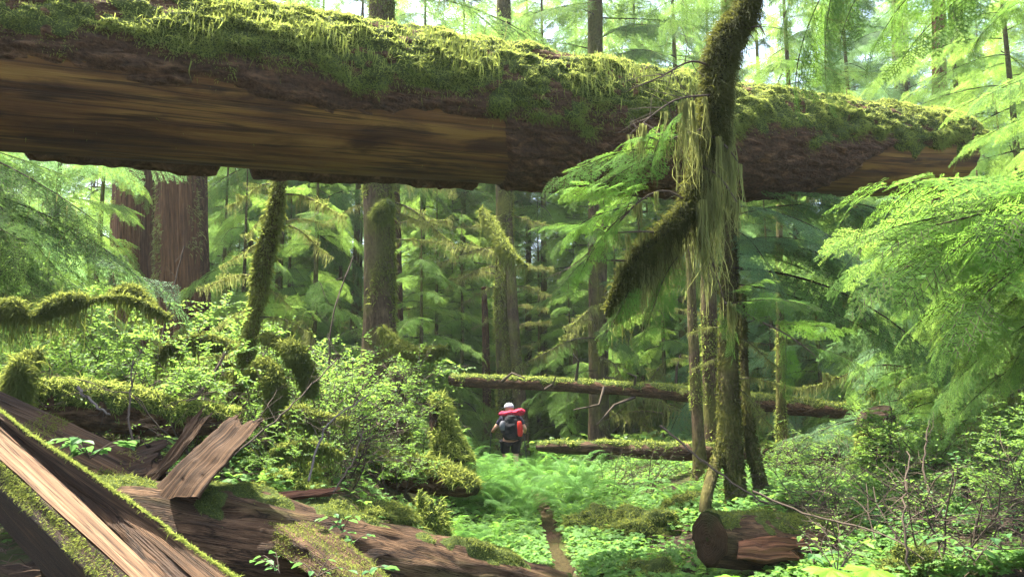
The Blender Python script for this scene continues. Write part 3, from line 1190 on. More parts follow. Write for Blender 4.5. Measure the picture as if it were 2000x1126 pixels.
# draped moss tassels
hang = []
for px, dg, n, l in ((590, 80, 130, .2), (862, 72, 200, .28), (1212, 66, 200, .30), (365, 84, 70, .2), (780, 60, 90, .16), (1090, 86, 90, .14), (1130, 60, 120, .2), (690, 84, 60, .14), (1300, 70, 160, .22), (470, 70, 80, .15)):
    i = int(np.argmin(abs(PXI[:, 0] - px)))
    ii = np.clip(i + (RNG.normal(size=n) * 9).astype(int), 0, T1.m - 1)
    dd = np.radians(dg + RNG.normal(size=n) * 9 - 12)
    jj = np.clip(((dd + pi) / (2 * pi) * T1.n).astype(int), 0, T1.n)
    hang.append(strands(Pm[ii, jj] + T1.N[ii, jj] * .05, l * RNG.uniform(.4, 1.15, n), .01, RNG, 5, .1, 0, (0, -.16)))
part("hanging_moss", hang, M['moss'], log, False)
# a stub of bark edge (the step where the bark starts) is part of the bark shell; a small twig stands on the moss
tp = at(1518, 190, LOGY(1518) - .1)
tw_ = [(np.array([tp + [0, 0, .0], tp + [.08, 0, -.05], tp + [.17, 0, -.17]]), .012, .006), (np.array([tp, tp + [-.02, -.02, .12]]), .004, .002)]
part("twig_stub", thin_tubes(tw_, 5), M['palebranch'], log)
# the trunk it broke across, outside the frame on the left, carries its weight
bx = lC[40]
st = Tube(np.array([[bx[0] - .2, bx[1] + .3, ground(bx[0], bx[1]) - .3], [bx[0] - .1, bx[1] + .2, (bx[2]) - .6]]), [.75, .55], 24, 20)
stump = thing("propping_stump", "broad broken stump propping the butt of the huge fallen log", "stump", tuple(st.C[0]))
part("trunk", st.geo(st.R * (1 + .1 * noise(st.Q * [1, 7, 7], 3))), M['cedar'], stump)

# ------------------------------------------------------------------ the moss-draped hanging limb
def pix(pts):
    return np.array([at(*p[:3]) for p in pts])


LY = 4.5
K = LY / 1500
limb = thing("drooping_branch", "thick dark limb drooping in front of the huge log, draped in long hanging moss", "branch", tuple(at(1475, -80, LY)))
lp = [(1500, -260, 4.7), (1480, -80, 4.55), (1462, 0, LY), (1430, 60, LY), (1407, 130, LY), (1397, 200, LY), (1388, 265, LY), (1366, 335, LY), (1338, 410, 4.45), (1292, 455, 4.4), (1247, 505, 4.36), (1208, 570, 4.33), (1186, 606, 4.3)]
lR = np.array([30, 30, 28, 28, 28, 27, 25, 20, 15, 13, 11, 8, 4.])
core = Tube(np.c_[pix(lp)], lR * K * .5, 14, 120)
part("limb", core.geo(core.R * (1 + .15 * noise(core.Q * [5, 14, 14], 2))), M['mossytrunk'], limb)
mossr = np.array([24, 24, 23, 27, 28, 27, 24, 18, 13, 15, 15, 10, 4.]) * K
mt = Tube(np.c_[pix(lp)], mossr, 22, 150)
mRR = mt.R * (.9 + .55 * fbm(mt.Q * [5, 11, 11], 3, 4))
part("moss_mat", mt.geo(mRR), M['shaded_base'], limb)
P, N = sample(mt.P(mRR), mt.N, 34000, RNG)
mf = [fuzz(P, N, .045, .005, 1.0, RNG, .8)]
tt = np.repeat((np.arange(150) / 149)[:, None], 23, 1)
P, N = sample(mt.P(mRR), mt.N, 1500, RNG, .25 + sm(.45, .8, tt))
mf.append(strands(P, RNG.gamma(1.4, .07, 1500) + .02, .008, RNG, 6, .07))
part("moss", mf, M['shaded_moss'], limb, False)
side = [[(1392, 185, 4.45), (1330, 192, 4.3), (1290, 213, 4.25), (1230, 262, 4.2)], [(1388, 245, 4.45), (1340, 262, 4.4), (1285, 274, 4.3), (1230, 240, 4.3)],
        [(1345, 395, 4.45), (1300, 372, 4.4), (1250, 392, 4.35), (1190, 455, 4.3), (1120, 520, 4.25)], [(1388, 262, 4.45), (1422, 290, 4.4), (1447, 325, 4.4)], [(1372, 325, 4.45), (1405, 345, 4.4), (1440, 395, 4.35)],
        [(1300, 455, 4.4), (1250, 452, 4.3), (1190, 455, 4.25)], [(1245, 510, 4.36), (1200, 508, 4.3), (1152, 510, 4.25)], [(1400, 135, 4.5), (1350, 120, 4.4), (1290, 150, 4.35), (1230, 175, 4.3)],
        [(1450, 60, 4.5), (1482, 52, 4.4), (1495, 70, 4.35)], [(1415, 590, 4.5), (1470, 620, 4.4), (1540, 655, 4.35), (1600, 700, 4.3)], [(1380, 470, 4.5), (1415, 590, 4.5)], [(1372, 330, 4.45), (1380, 400, 4.5), (1380, 470, 4.5)]]
segs = [(smooth_path(pix(s), 14), .008, .003) for s in side]
for s in side[:3] + side[7:8]:                        # bare forked twigs
    c = smooth_path(pix(s), 14)
    for k in range(12):
        a = c[RNG.integers(4, 14)]
        e = a + norm(RNG.normal(size=3) * [1, .5, .8] + [-.5, 0, .1]) * RNG.uniform(.08, .28)
        segs.append((np.array([a, (a + e) / 2 + RNG.normal(size=3) * .012, e]), .003, .001))
part("side_twigs", thin_tubes(segs, 5), M['twig'], limb)
# lichen curtains: roots along the twigs, each with its own fall
hs = []


def curtain(pts, n, fall, jit=.02, wd=.006, power=1.0):
    """clumps of lichen: strands of one clump share their fall and hang together"""
    c = smooth_path(pix(pts), 60)
    nc = max(4, n // 14)
    ci = RNG.integers(0, 60, nc)
    cf = RNG.random(nc) ** power
    cj = RNG.normal(size=(nc, 3)) * jit
    k = RNG.integers(0, nc, n)
    i = ci[k]
    P = c[i] + cj[k] + RNG.normal(size=(n, 3)) * .008
    P[:, 2] = c[i][:, 2] - abs(cj[k][:, 2]) * .6 - .004
    f = np.interp(np.linspace(0, 1, 60), np.linspace(0, 1, len(fall)), fall)[i] * K * cf[k] * RNG.uniform(.45, 1.1, n) + .03
    return strands(P, f, wd * .8, RNG, 9, .05)


hs.append(curtain([(1352, 330, 4.53), (1372, 300, 4.54), (1392, 275, 4.56)], 322, [240, 370, 330], .025, 0.010, .7))
hs.append(curtain([(1345, 400, 4.53), (1372, 390, 4.4), (1400, 380, 4.56)], 260, [180, 270, 180], .02, 0.010, .6))
hs.append(curtain(side[3], 161, [330, 190, 120], .02, 0.008, .8))
hs.append(curtain(side[4], 145, [230, 150, 60], .02, 0.008, .8))
hs.append(curtain([(1340, 412, 4.52), (1292, 457, 4.4), (1247, 507, 4.36), (1190, 600, 4.3)], 620, [140, 165, 110, 60], .02, 0.010, .8))
hs.append(curtain([(1320, 440, 4.52), (1280, 460, 4.4)], 310, [190, 170], .02, 0.010, .6))
hs.append(curtain(side[0], 161, [130, 190, 170, 40], .02, 0.008, .8))
hs.append(curtain(side[1], 161, [170, 150, 120, 30], .02, 0.008, .9))
hs.append(curtain(side[2], 99, [90, 80, 60, 20], .02, 0.008, .9))
hs.append(curtain(side[5], 99, [60, 70, 60], .02, 0.008, .9))
hs.append(curtain(side[6], 91, [60, 80, 60], .02, 0.008, .9))
hs.append(curtain([(1430, 40, 4.5), (1420, 120, 4.5), (1418, 260, 4.5)], 372, [110, 190, 230], .03, 0.008, .8))
hs.append(curtain([(1418, 585, 4.45), (1432, 592, 4.45)], 55, [100, 110], .012, 0.008, .6))
part("hanging_moss", hs, M['lichen'], limb, False)
for a, b in (((1290, 290, 4.35), (1100, 340, 4.15)), ((1320, 300, 4.4), (1150, 372, 4.2)), ((1270, 385, 4.35), (1098, 372, 4.1)), ((1250, 395, 4.35), (1090, 470, 4.1)), ((1230, 410, 4.3), (1120, 540, 4.15)), ((1330, 260, 4.4), (1210, 285, 4.2)),
             ((1200, 450, 4.3), (1060, 440, 4.2)), ((1250, 540, 4.36), (1180, 650, 4.2)), ((1330, 500, 4.4), (1250, 640, 4.3)), ((1415, 590, 4.5), (1570, 600, 4.3)), ((1418, 575, 4.5), (1500, 545, 4.4)), ((1410, 600, 4.5), (1440, 690, 4.4)),
             ((1540, 655, 4.35), (1525, 755, 4.3)), ((1500, 640, 4.4), (1640, 640, 4.3)), ((1560, 670, 4.3), (1690, 720, 4.2)), ((1330, 210, 4.3), (1260, 330, 4.2)), ((1160, 500, 4.2), (1090, 560, 4.1))):
    bough_to(at(*a), at(*b), 'near', limb, RNG.normal() * .4, "leafy_twig")


# ------------------------------------------------------------------ split timber in the lower left
def loft(lines, m=90, sub=6, amp=.012, fr=(1.2, 22), sd=0, ext=0):
    """a grained surface through pixel polylines [(px, py, Y, dz)]"""
    A = []
    for L in lines:
        p = np.array([at(*q[:3]) + np.array([0, 0, q[3] if len(q) > 3 else 0]) for q in L])
        if ext:
            p = np.vstack([p[0] - (p[1] - p[0]) / np.linalg.norm(p[1] - p[0]) * ext, p])
        A.append(smooth_path(p, m))
    A = np.array(A)
    n = (len(A) - 1) * sub + 1
    t = np.linspace(0, len(A) - 1, n)
    i = np.clip(t.astype(int), 0, len(A) - 2)
    f = (t - i)[:, None, None]
    P = (A[i] * (1 - f) + A[i + 1] * f).transpose(1, 0, 2)          # along, across
    u = np.r_[0, np.cumsum(np.linalg.norm(np.diff(P.mean(1), axis=0), axis=1))]
    v = np.r_[0, np.cumsum(np.linalg.norm(np.diff(P.mean(0), axis=0), axis=1))]
    Nn = norm(np.cross(np.gradient(P, axis=0), np.gradient(P, axis=1)))
    uu, vv = np.meshgrid(u, v, indexing='ij')
    q = np.stack([uu * fr[0], vv * fr[1], 0 * uu + sd], -1)
    d = amp * (fbm(q, sd, 4) - .6 * np.maximum(0, noise(q * [.6, .5, 1], sd + 9) - .45))
    P = P + Nn * d[..., None]
    F = [grid_faces(m, n)]
    V = P.reshape(-1, 3)
    uv = np.stack([uu, vv], -1).reshape(-1, 2)
    return (V, F, 0, uv), P, Nn


def moss_on(P, N, count, L, wd, parent, mask=None, mat='moss', droop=.5, name="moss", spread=.9):
    p, n = sample(P, N, count, RNG, mask)
    n = np.where(n[:, 2:3] < 0, -n, n)
    return part(name, fuzz(p, n, L, wd, droop, RNG, spread), M[mat], parent, False)


sp = thing("split_log", "long split log slanting down in the corner, pale plank face between two mossy edges", "log", tuple(at(100, 950, 4)))
a0 = [(-90, 845, 5.0, -.22), (240, 1190, 3.2, -.18)]
b0 = [(-90, 838, 4.5, -.07), (272, 1185, 2.74, -.05)]
c0 = [(-90, 815, 4.48), (316, 1185, 2.72)]
d0 = [(-90, 752, 4.52), (130, 950, 3.75), (372, 1185, 2.85)]
e0 = [(-90, 748, 4.6, -.05), (150, 950, 3.8, -.09), (408, 1185, 2.9, -.11)]
e1 = [(-90, 744, 4.62), (165, 945, 3.9, .0), (440, 1185, 2.98, -.0)]
f0 = [(-90, 740, 4.66), (462, 1126, 3.15), (545, 1185, 3.0)]
g0 = [(-90, 740, 4.8, -.35), (475, 1126, 3.35, -.35), (555, 1185, 3.2, -.35)]
ge, Pp, Np = loft([a0, b0, c0], 140, 8, .012, sd=1, ext=1.6)
part("underside", ge, M['rotwood'], sp)
moss_on(Pp, Np, 12000, .013, .0026, sp, sm(.45, .6, np.linspace(0, 1, Pp.shape[1]))[None] * (.2 + sm(-.2, .5, noise(Pp * 5, 4))), 'mossdeep', .9)
ge, Pp, Np = loft([c0, d0], 160, 40, .016, (.8, 34), sd=2, ext=1.6)
part("plank_face", ge, M['plank'], sp)  # paler wood than the weathered side
ge, Pp, Np = loft([d0, e0, e1], 160, 16, .03, (3, 20), sd=3, ext=1.6)
part("rotten_core", ge, M['rotwood'], sp)
ge, Pp, Np = loft([e1, f0], 160, 40, .028, (.9, 28), sd=4, ext=1.6)
part("weathered_side", ge, M['greywood'], sp)
ge, Pp2, Np2 = loft([f0, g0], 120, 10, .012, sd=5, ext=1.6)
part("back_side", ge, M['greywood'], sp)
moss_on(Pp, Np, 20000, .012, .0026, sp, sm(.9, .99, np.linspace(0, 1, Pp.shape[1]) + .05 * noise(Pp[..., :] * 4, 6)) , 'moss', .2, spread=.7)

us = thing("weathered_slab", "grey weathered timber slab lying behind the split log, running out of the picture", "slab", tuple(at(80, 830, 4.9)))
ge, Pp, Np = loft([[(-90, 720, 5.5, -.3), (300, 900, 5.0, -.3)], [(-90, 725, 5.4), (120, 815, 5.1), (330, 905, 4.8)], [(-90, 760, 5.2), (120, 850, 4.9), (320, 955, 4.6)], [(-90, 800, 5.0), (120, 893, 4.6), (310, 990, 4.35)], [(-90, 850, 4.95, -.2), (310, 1040, 4.3, -.2)]], 130, 18, .035, (.9, 20), sd=7, ext=1.6)
part("timber", ge, M['greywood'], us)
moss_on(Pp, Np, 5000, .022, .004, us, sm(0, .35, noise(Pp * [3, 3, 6], 12)) * sm(.55, .75, np.linspace(0, 1, Pp.shape[0]))[:, None], 'mossdeep', .5)


def board(name, label, cat, left, right, thick, mat, seed, m=50, ragged=.10, group=None):
    """a split board between two pixel edges (base to tip), thick metres deep"""
    t = thing(name, label, cat, tuple(at(*left[0][:3])), group)
    bk = lambda L: [(p[0], p[1], p[2] + thick, 0) for p in L]
    ge, P, N = loft([left, right, bk(right), bk(left), left], m, 16, .03, (1.3, 30), sd=seed)
    V, F, mi, uv = ge
    n = P.shape[1]
    P2 = V.reshape(m, n, 3)
    ax = norm(P2[-1].mean(0) - P2[0].mean(0))
    P2 = P2 + (ax * (ragged * noise(np.stack([np.linspace(0, 24, n), np.zeros(n) + seed, np.zeros(n)], -1), seed))[:, None])[None] * np.linspace(0, 1, m)[:, None, None] ** 3
    P2 = P2 + .022 * np.stack([fbm(P2 * 7, seed + q, 3) for q in (1, 2, 3)], -1)
    P2[:, -1] = P2[:, 0]
    V = P2.reshape(-1, 3)
    k = len(V)
    V = np.vstack([V, V[-n:].mean(0) - ax * .015, V[:n].mean(0)])
    uv = np.vstack([uv, uv[-n:].mean(0), uv[:n].mean(0)])
    r = (m - 1) * n + np.arange(n)
    F = F + [np.stack([r[:-1], r[1:], np.full(n - 1, k)], 1), np.stack([np.arange(n - 1), np.arange(1, n), np.full(n - 1, k + 1)], 1)]
    part("wood", (V, F, 0, uv), M[mat], t)
    tipc = P2[-1]
    for k in range(16):                                 # torn fibres standing out of the broken end
        q = tipc[RNG.integers(0, n)] * .75 + tipc.mean(0) * .25 - ax * .03
        e = q + ax * RNG.uniform(.02, .11) + RNG.normal(size=3) * .008
        wq = RNG.uniform(.003, .009)
        part("splinter", thin_tubes([(np.array([q, (q + e) / 2, e]), wq, .0008)], 4), M[mat], t)
    return t


board("broken_board", "thick broken wood slab leaning up from the rotten log beside a thin slat", "slab", [(292, 972, 4.38), (368, 890, 4.52), (444, 822, 4.72)], [(385, 972, 4.3), (440, 905, 4.45), (503, 832, 4.62)], .10, 'greywood', 3)
board("thin_slat", "narrow upright wooden slat beside the thick broken slab", "slat", [(262, 955, 4.6), (325, 885, 4.7), (380, 815, 4.85)], [(285, 958, 4.58), (350, 892, 4.68), (402, 822, 4.82)], .03, 'greywood', 5)
board("rotten_chunk", "dark rotten wood wedge lying flat behind the thin slat", "wood chunk", [(140, 905, 4.75), (220, 890, 4.85), (300, 866, 4.95)], [(190, 962, 4.5), (250, 940, 4.6), (312, 915, 4.7)], .10, 'rotwood', 7)
board("small_plank", "small flat reddish wood piece lying on the bank under mossy twigs", "plank", [(508, 970, 5.4), (580, 962, 5.5), (655, 953, 5.6)], [(510, 979, 5.35), (580, 972, 5.45), (655, 963, 5.55)], .08, 'redwood', 9)


def log_thing(name, label, pts, mat, moss=0., fz=0, bumpy=.1, group=None, L=.04, wd=.009, mossmat='moss', n=28, m=110, endmat=None, topth=.25, cat="log", capmat=None, fr=(1.5, 5, 5)):
    """pts: (px, py, Y, radius in photo pixels)"""
    C = pix(pts)
    r = np.array([p[3] * p[2] / 1500 for p in pts])
    T = Tube(C, r, n, m)
    R = T.R * (1 + bumpy * fbm(T.Q * fr, len(label), 4) + bumpy * .35 * noise(T.Q * [4, 26, 26], 6))
    t = thing(name, label, cat, tuple(C[len(C) // 2]), group)
    g = T.geo(R, cap=(not capmat, True))
    part("wood" if cat == "log" else "trunk", g, M[mat], t)
    P = T.P(R)
    if capmat:
        c = P[0].mean(0)
        V, k = [P[0]], len(P[0])
        for f in (.92, .7, .4, .08):
            V.append(c + (P[0] - c) * f - T.T[0] * .012 * noise(P[0] * 11 + f * 3, 5)[:, None] - T.T[0] * .02 * (f < .93))
        uv = np.concatenate([np.stack([T.th * f, np.full(k, f * 3.)], -1) for f in (1, .92, .7, .4, .08)])
        part("cut_end", (np.concatenate(V), [grid_faces(5, k)], 0, uv), M[capmat], t)
    if fz:
        mask = T.N[..., 2] - topth + .5 * fbm(P * 3, 33, 3) + .45 * noise(P * 9, 35) + moss
        # a moss mat that thickens where the mask is high, with blades standing in it
        R2 = R + np.where(mask > -.2, sm(-.2, .5, mask) * .10 * T.R * (1 + fbm(T.Q * [6, 9, 9], 8, 3)), 0) - .02 * T.R * (mask < 0)
        part("moss_mat", T.geo(R2), M['mossbase'], t)
        p, q = sample(T.P(R2), T.N, fz, RNG, sm(-.1, .4, mask))
        part("moss", fuzz(p, q, L, wd, .7, RNG, .8), M[mossmat], t, False)
    return t, T, P


# the long decayed log the slabs lie on
dl, Td, Pd = log_thing("decayed_log", "long decayed brown log on the bank sloping down towards the trail, thinly mossed", [(120, 1030, 4.4, 95), (320, 1050, 4.55, 105), (500, 1078, 4.7, 108), (800, 1122, 5.1, 86), (980, 1150, 5.4, 66), (1100, 1165, 5.6, 46)], 'decay', -.6, 10000, .3, None, .016, .004, 'mossdeep', 70, 260, topth=.35, fr=(1.2, 4, 4))
rs = thing("bark_slab", "reddish strip of old bark lying along the top of the decayed log", "bark slab", tuple(at(500, 1000, 4.4)))
ge, Pp, Np = loft([[(380, 950, 4.9, -.08), (600, 1075, 4.3, -.1), (690, 1150, 4.0, -.1)], [(384, 950, 4.86), (600, 1066, 4.34), (705, 1148, 4.05)], [(425, 944, 4.92), (650, 1050, 4.44), (760, 1136, 4.15)], [(475, 950, 4.95, -.06), (700, 1060, 4.45, -.06), (820, 1150, 4.15, -.08)]], 130, 14, .045, (2.5, 9), sd=13)
part("bark", ge, M['decay'], rs)
moss_on(Pp, Np, 7000, .014, .003, rs, .1 + sm(-.15, .35, noise(Pp * [4, 4, 8], 22)), 'mossdeep', .4)

log_thing("nurse_log", "dark mossy log lying level behind the weathered slab, moss bulging over its top", [(-140, 785, 6.2, 46), (150, 795, 6.6, 42), (330, 812, 7.0, 34), (470, 825, 7.4, 24)], 'bark', .3, 9000, .34, None, .05, .008, n=36)
log_thing("mossy_log", "short thick mossy log left of the ferns, dark beneath", [(640, 905, 9.4, 34), (760, 920, 9.1, 33), (860, 934, 8.9, 31), (905, 946, 8.7, 24), (930, 958, 8.6, 9)], 'bark', .45, 8000, .35, None, .05, .011, 'mossdeep', n=36)
log_thing("mossy_stump", "upright mossy rotten stump at the foot of the stout hemlock", [(872, 905, 10.4, 36), (868, 850, 10.5, 25), (860, 800, 10.6, 19), (852, 770, 10.7, 10)], 'rotwood', .2, 4500, .5, None, .06, .012, 'moss', n=36, topth=.1, cat="stump")
ml, Tm, Pm_ = log_thing("long_fallen_log", "long straight fallen log spanning behind the hiker above head height", [(880, 742, 17.4, 12), (1100, 752, 16.6, 12), (1300, 766, 15.8, 14), (1560, 794, 14.8, 15), (1750, 812, 14.0, 15)], 'bark', -.25, 5000, .3, None, .05, .014, n=24)
sg = []
for a, b, c in (((1125, 742), (1130, 705), (1118, 690)), ((1238, 758), (1242, 735), (1225, 728)), ((1320, 760), (1322, 715), (1330, 690)), ((980, 745), (1000, 728), (1025, 738)), ((1065, 760), (1080, 750), (1085, 735)), ((1180, 755), (1170, 790), (1120, 800)), ((1240, 775), (1200, 790), (1165, 830))):
    sg.append((pix([(*a, 16), (*b, 15.8), (*c, 15.7)]), .035, .012))
for s_ in sg:
    part("broken_limb", thin_tubes([s_], 6), M['twig'], ml)
log_thing("rotting_log", "low dark reddish log lying across the ferns to the right of the hiker", [(1050, 872, 13.8, 6), (1090, 872, 13.6, 12), (1250, 878, 13.2, 15), (1450, 886, 12.6, 17), (1650, 890, 12.0, 22)], 'decay', -.5, 2500, .35, None, .05, .012, n=24)
cl_, Tc, Pc = log_thing("sawn_log", "sawn log lying by the trail with its dark mossy cut face towards the path", [(1385, 1050, 6.45, 50), (1600, 1066, 6.9, 48), (1850, 1085, 7.5, 44), (2100, 1100, 8.2, 40)], 'decay', -.3, 6000, .22, None, .025, .007, 'mossdeep', 40, 120, capmat='mossyend', topth=.5)
Tr = board("red_wood_slab", "split slab of red heartwood leaning against the sawn log's side", "slab", [(1442, 1056, 6.27), (1500, 1050, 6.3), (1560, 1052, 6.35)], [(1440, 1088, 6.2), (1500, 1093, 6.25), (1555, 1090, 6.3)], .08, 'redwood', 15)

# moss humps on the forest floor
def hump(label, px, py, Y, rx, rz, n=5000, mat='moss', L=.05):
    c = at(px, py, Y)
    zg = float(ground(c[0], c[1]))
    k1, k2 = 30, 44
    ph = np.linspace(0.02, pi * .62, k1)[:, None]
    th = np.linspace(0, 2 * pi, k2)[None]
    D = np.stack([np.sin(ph) * np.cos(th), np.sin(ph) * np.sin(th), np.cos(ph) + 0 * th], -1)
    r = rx * Y / 1500
    h = max(c[2] - zg, rz * Y / 1500)
    sc = 1 + .6 * fbm(D * 2.2 + px, 3, 4)
    P = np.array([c[0], c[1], zg]) + D * sc[..., None] * np.array([r, r * .9, h])
    t = thing("moss_mound", label, "moss mound", (c[0], c[1], zg), "moss mounds on the forest floor")
    part("mat", (P.reshape(-1, 3), [grid_faces(k1, k2)], 0, None), M['mossbase'], t)
    p, q = sample(P, D, n, RNG, np.sin(ph) + 0 * th)
    part("fronds", fuzz(p, q, L, .009, .6, RNG, .9), M[mat], t, False)
    return t


hump("bright moss mound among leafy plants left of the trail, near the decayed log", 845, 975, 7.6, 36, 22)
hump("broad moss mound on the right bank behind the trail bend", 1270, 995, 9.0, 75, 26, 6000, 'mossdeep')
hump("low moss mound at the right edge of the trail", 1165, 995, 9.6, 60, 20, 4500)
hump("moss mound at the bottom of the picture right of the bare trail", 1265, 1100, 6.9, 60, 25, 5000, 'mossdeep')
hump("small moss mound beyond the sawn log's cut face", 1340, 965, 9.5, 38, 26, 3500, 'mossdeep')
hump("moss mound wrapped round twigs between the small plank and the short mossy log", 735, 1000, 7.2, 60, 28, 5000, 'mossdeep')
hump("low moss mound behind the thick broken slab", 575, 925, 7.0, 55, 30, 5000)
hump("rounded moss mound left of the hiker, high on the mossy stump's side", 890, 850, 11.6, 36, 60, 4500)
hump("yellow moss mound at the foot of the leaning mossy trunk", 470, 868, 8.2, 50, 22, 4000)
hump("moss mound in the lower right undergrowth under bare stems", 1790, 1075, 5.6, 60, 25, 5000, 'mossdeep')
hump("moss mound behind the nurse log at the picture's edge", 60, 735, 7.4, 90, 40, 7000)
hump("moss mound over roots beyond the nurse log", 300, 770, 7.9, 90, 40, 7000)

# ------------------------------------------------------------------ standing trunks one can tell apart
def trunk_thing(name, label, pts, mat, fz=0, moss=0., bumpy=.09, mossmat='moss', L=.05, flare=1.35, n=24, m=130, cat="tree", group=None, droops=(), boughs=(), flute=0., strandsn=0, deep=.3):
    """pts: (px, py, Y, radius px) from the foot upwards"""
    C = pix(pts)
    r = np.array([p[3] * p[2] / 1500 for p in pts])
    zg = float(ground(C[0][0], C[0][1]))
    if C[0][2] > zg - .05:
        C = np.vstack([[C[0][0], C[0][1], zg - deep], C])
        r = np.r_[r[0] * flare, r]
    T = Tube(C, r, n, m)
    R = T.R * (1 + bumpy * fbm(T.Q * [.9, 5, 5], len(label), 4) + .4 * bumpy * noise(T.Q * [2, 22, 22], 6))
    if flute:
        R = R * (1 + flute * np.cos(T.th * 7 + 1.5 * noise(T.Q * [.4, 0, 0], 4))[..., :] * .5)
    t = thing(name, label, cat, (C[0][0], C[0][1], zg), group)
    part("trunk", T.geo(R), M[mat], t)
    P = T.P(R)
    if fz:
        vis = sm(16, 6, P[..., 2])
        mask = sm(-.25, .35, fbm(P * [2, 2, 1.2], 44, 3) + moss) * vis
        p, q = sample(P, T.N, fz, RNG, mask)
        g = [fuzz(p, q, L, .010 + .0004 * C[0][1], 1.0, RNG, .8)]
        if strandsn:
            p, q = sample(P, T.N, strandsn, RNG, mask)
            g.append(strands(p + q * .01, RNG.gamma(2, .06, strandsn), .010, RNG, 5, .08))
        part("moss", g, M[mossmat], t, False)
    for a, b in droops:
        bough_to(at(*a), at(*b), 'bare', t, RNG.normal() * .3, "mossy_branch")
    for a, b, k in boughs:
        bough_to(at(*a), at(*b), k, t, RNG.normal() * .25)
    return t, T


def sky_boughs(t, x, y, z0, z1, n, l, kind='mid'):
    """branches of the tall trunks above the frame, real shade for what is below"""
    for i in range(n):
        a = i * 2.4 + RNG.random()
        z = z0 + (z1 - z0) * (i + RNG.random()) / n
        ll = l * RNG.uniform(.7, 1.2)
        bough_to((x, y, z), (x + ll * math.cos(a), y + ll * math.sin(a), z - .25 * ll), kind, t, RNG.normal() * .2)


# leaning mossy trunk that snakes down on the left
mt_, _ = trunk_thing("leaning_mossy_trunk", "thin snaking trunk furred with moss, leaning under the big log's stripped side", [(418, 850, 8.0, 13), (440, 808, 8.0, 11), (468, 742, 8.05, 15), (487, 665, 8.1, 13), (503, 590, 8.15, 11), (511, 520, 8.2, 15), (533, 430, 8.25, 14), (545, 355, 8.3, 13), (548, 250, 8.4, 16), (520, 100, 8.6, 15), (500, -40, 8.8, 14), (495, -300, 9.0, 10)],
    'mossytrunk', 14000, .25, .3, 'mossdeep', .05, 1.3, 18, 170, strandsn=900,
    droops=[((540, 380, 8.3), (680, 420, 8.0)), ((525, 470, 8.2), (430, 520, 8.0)), ((510, 540, 8.2), (380, 560, 8.4)), ((500, 620, 8.1), (620, 650, 7.8)), ((490, 690, 8.1), (390, 700, 7.9)), ((545, 360, 8.3), (440, 400, 8.6)), ((560, 440, 8.3), (650, 500, 8.2)), ((540, 400, 8.3), (480, 460, 8.1)), ((515, 655, 8.1), (600, 690, 7.9)), ((505, 560, 8.2), (575, 600, 8.0)), ((500, 600, 8.2), (420, 640, 8.0)), ((560, 430, 8.3), (640, 440, 8.6))])


def moss_arm(name, label, pts, fz, L=.055, sn=300, cat="branch", group="moss-wrapped drooping branches", sl=.07):
    C = pix(pts)
    r = np.array([p[3] * p[2] / 1500 for p in pts])
    t = thing(name, label, cat, tuple(C[0]), group)
    T = Tube(C, r * .8, 18, 70)
    R = T.R * (1 + .6 * fbm(T.Q * [6, 9, 9], len(label), 4))
    part("limb", T.geo(T.R * .45), M['twig'], t)
    part("moss_mat", T.geo(R), M['mossbase'], t)
    p, q = sample(T.P(R), T.N, fz, RNG)
    g = [fuzz(p, q, L, .009, 1.0, RNG, .75)]
    if sn:
        p, q = sample(T.P(R), T.N, sn, RNG, np.clip(.3 - T.N[..., 2], 0, 1))
        g.append(strands(p, RNG.gamma(2, sl, sn) + .02, .009, RNG, 5, .07))
    part("moss", g, M['mossdeep'], t, False)
    return t


moss_arm("mossy_branch", "fat moss sleeve hooked over from the leaning mossy trunk and drooping to the broken slab", [(478, 752, 8.0, 10), (497, 722, 7.9, 14), (520, 714, 7.8, 18), (536, 750, 7.7, 20), (540, 800, 7.7, 20), (533, 845, 7.7, 15), (522, 880, 7.7, 6)], 11000, .045)
moss_arm("mossy_branch", "moss sleeve hanging like a club to the right of the leaning mossy trunk", [(512, 655, 8.0, 6), (545, 668, 7.9, 10), (572, 682, 7.8, 18), (592, 715, 7.8, 21), (606, 745, 7.8, 18), (608, 772, 7.8, 8)], 8000, .045)
moss_arm("mossy_branch", "dark moss sleeve hanging over the weathered slab at the picture's edge", [(80, 690, 6.2, 8), (50, 705, 6.1, 14), (38, 735, 6.0, 20), (36, 770, 6.0, 20), (40, 800, 6.0, 12)], 7000)
moss_arm("mossy_branch", "moss-heaped branch crossing level above the nurse log at the picture's edge", [(-60, 640, 7.0, 6), (15, 600, 7.0, 20), (55, 622, 7.1, 5), (92, 604, 7.2, 12), (138, 588, 7.3, 15), (180, 585, 7.4, 4), (250, 582, 7.5, 5), (330, 620, 7.6, 4)], 9000, .05, 420, sl=.10)
moss_arm("mossy_branch", "small rounded moss cushion on a thin branch before the red cedar trunks", [(215, 580, 8.0, 6), (235, 575, 8.0, 15), (255, 575, 8.0, 20), (275, 580, 8.0, 14), (300, 600, 8.0, 5)], 3500, .05, 120)
moss_arm("mossy_branch", "mossy branch sagging with moss curtains left of the leaning mossy trunk", [(300, 690, 8.6, 4), (350, 668, 8.6, 6), (400, 660, 8.6, 7), (440, 670, 8.6, 9), (480, 690, 8.5, 5)], 5000, .06, 900, sl=.16)
moss_arm("mossy_branch", "pale mossy limb slanting down in sun beside the split hemlock trunk", [(940, 410, 16, 7), (965, 445, 15.6, 9), (985, 480, 15.2, 10), (1003, 500, 15, 7), (1030, 520, 14.8, 3)], 3500, .08, 500, sl=.16)
moss_arm("mossy_branch", "thick moss-wrapped root arm reaching sideways from the stout hemlock's foot", [(745, 640, 11.8, 7), (780, 675, 11.6, 10), (820, 690, 11.4, 9), (850, 686, 11.3, 10), (872, 680, 11.3, 5)], 6000, .07, 500)
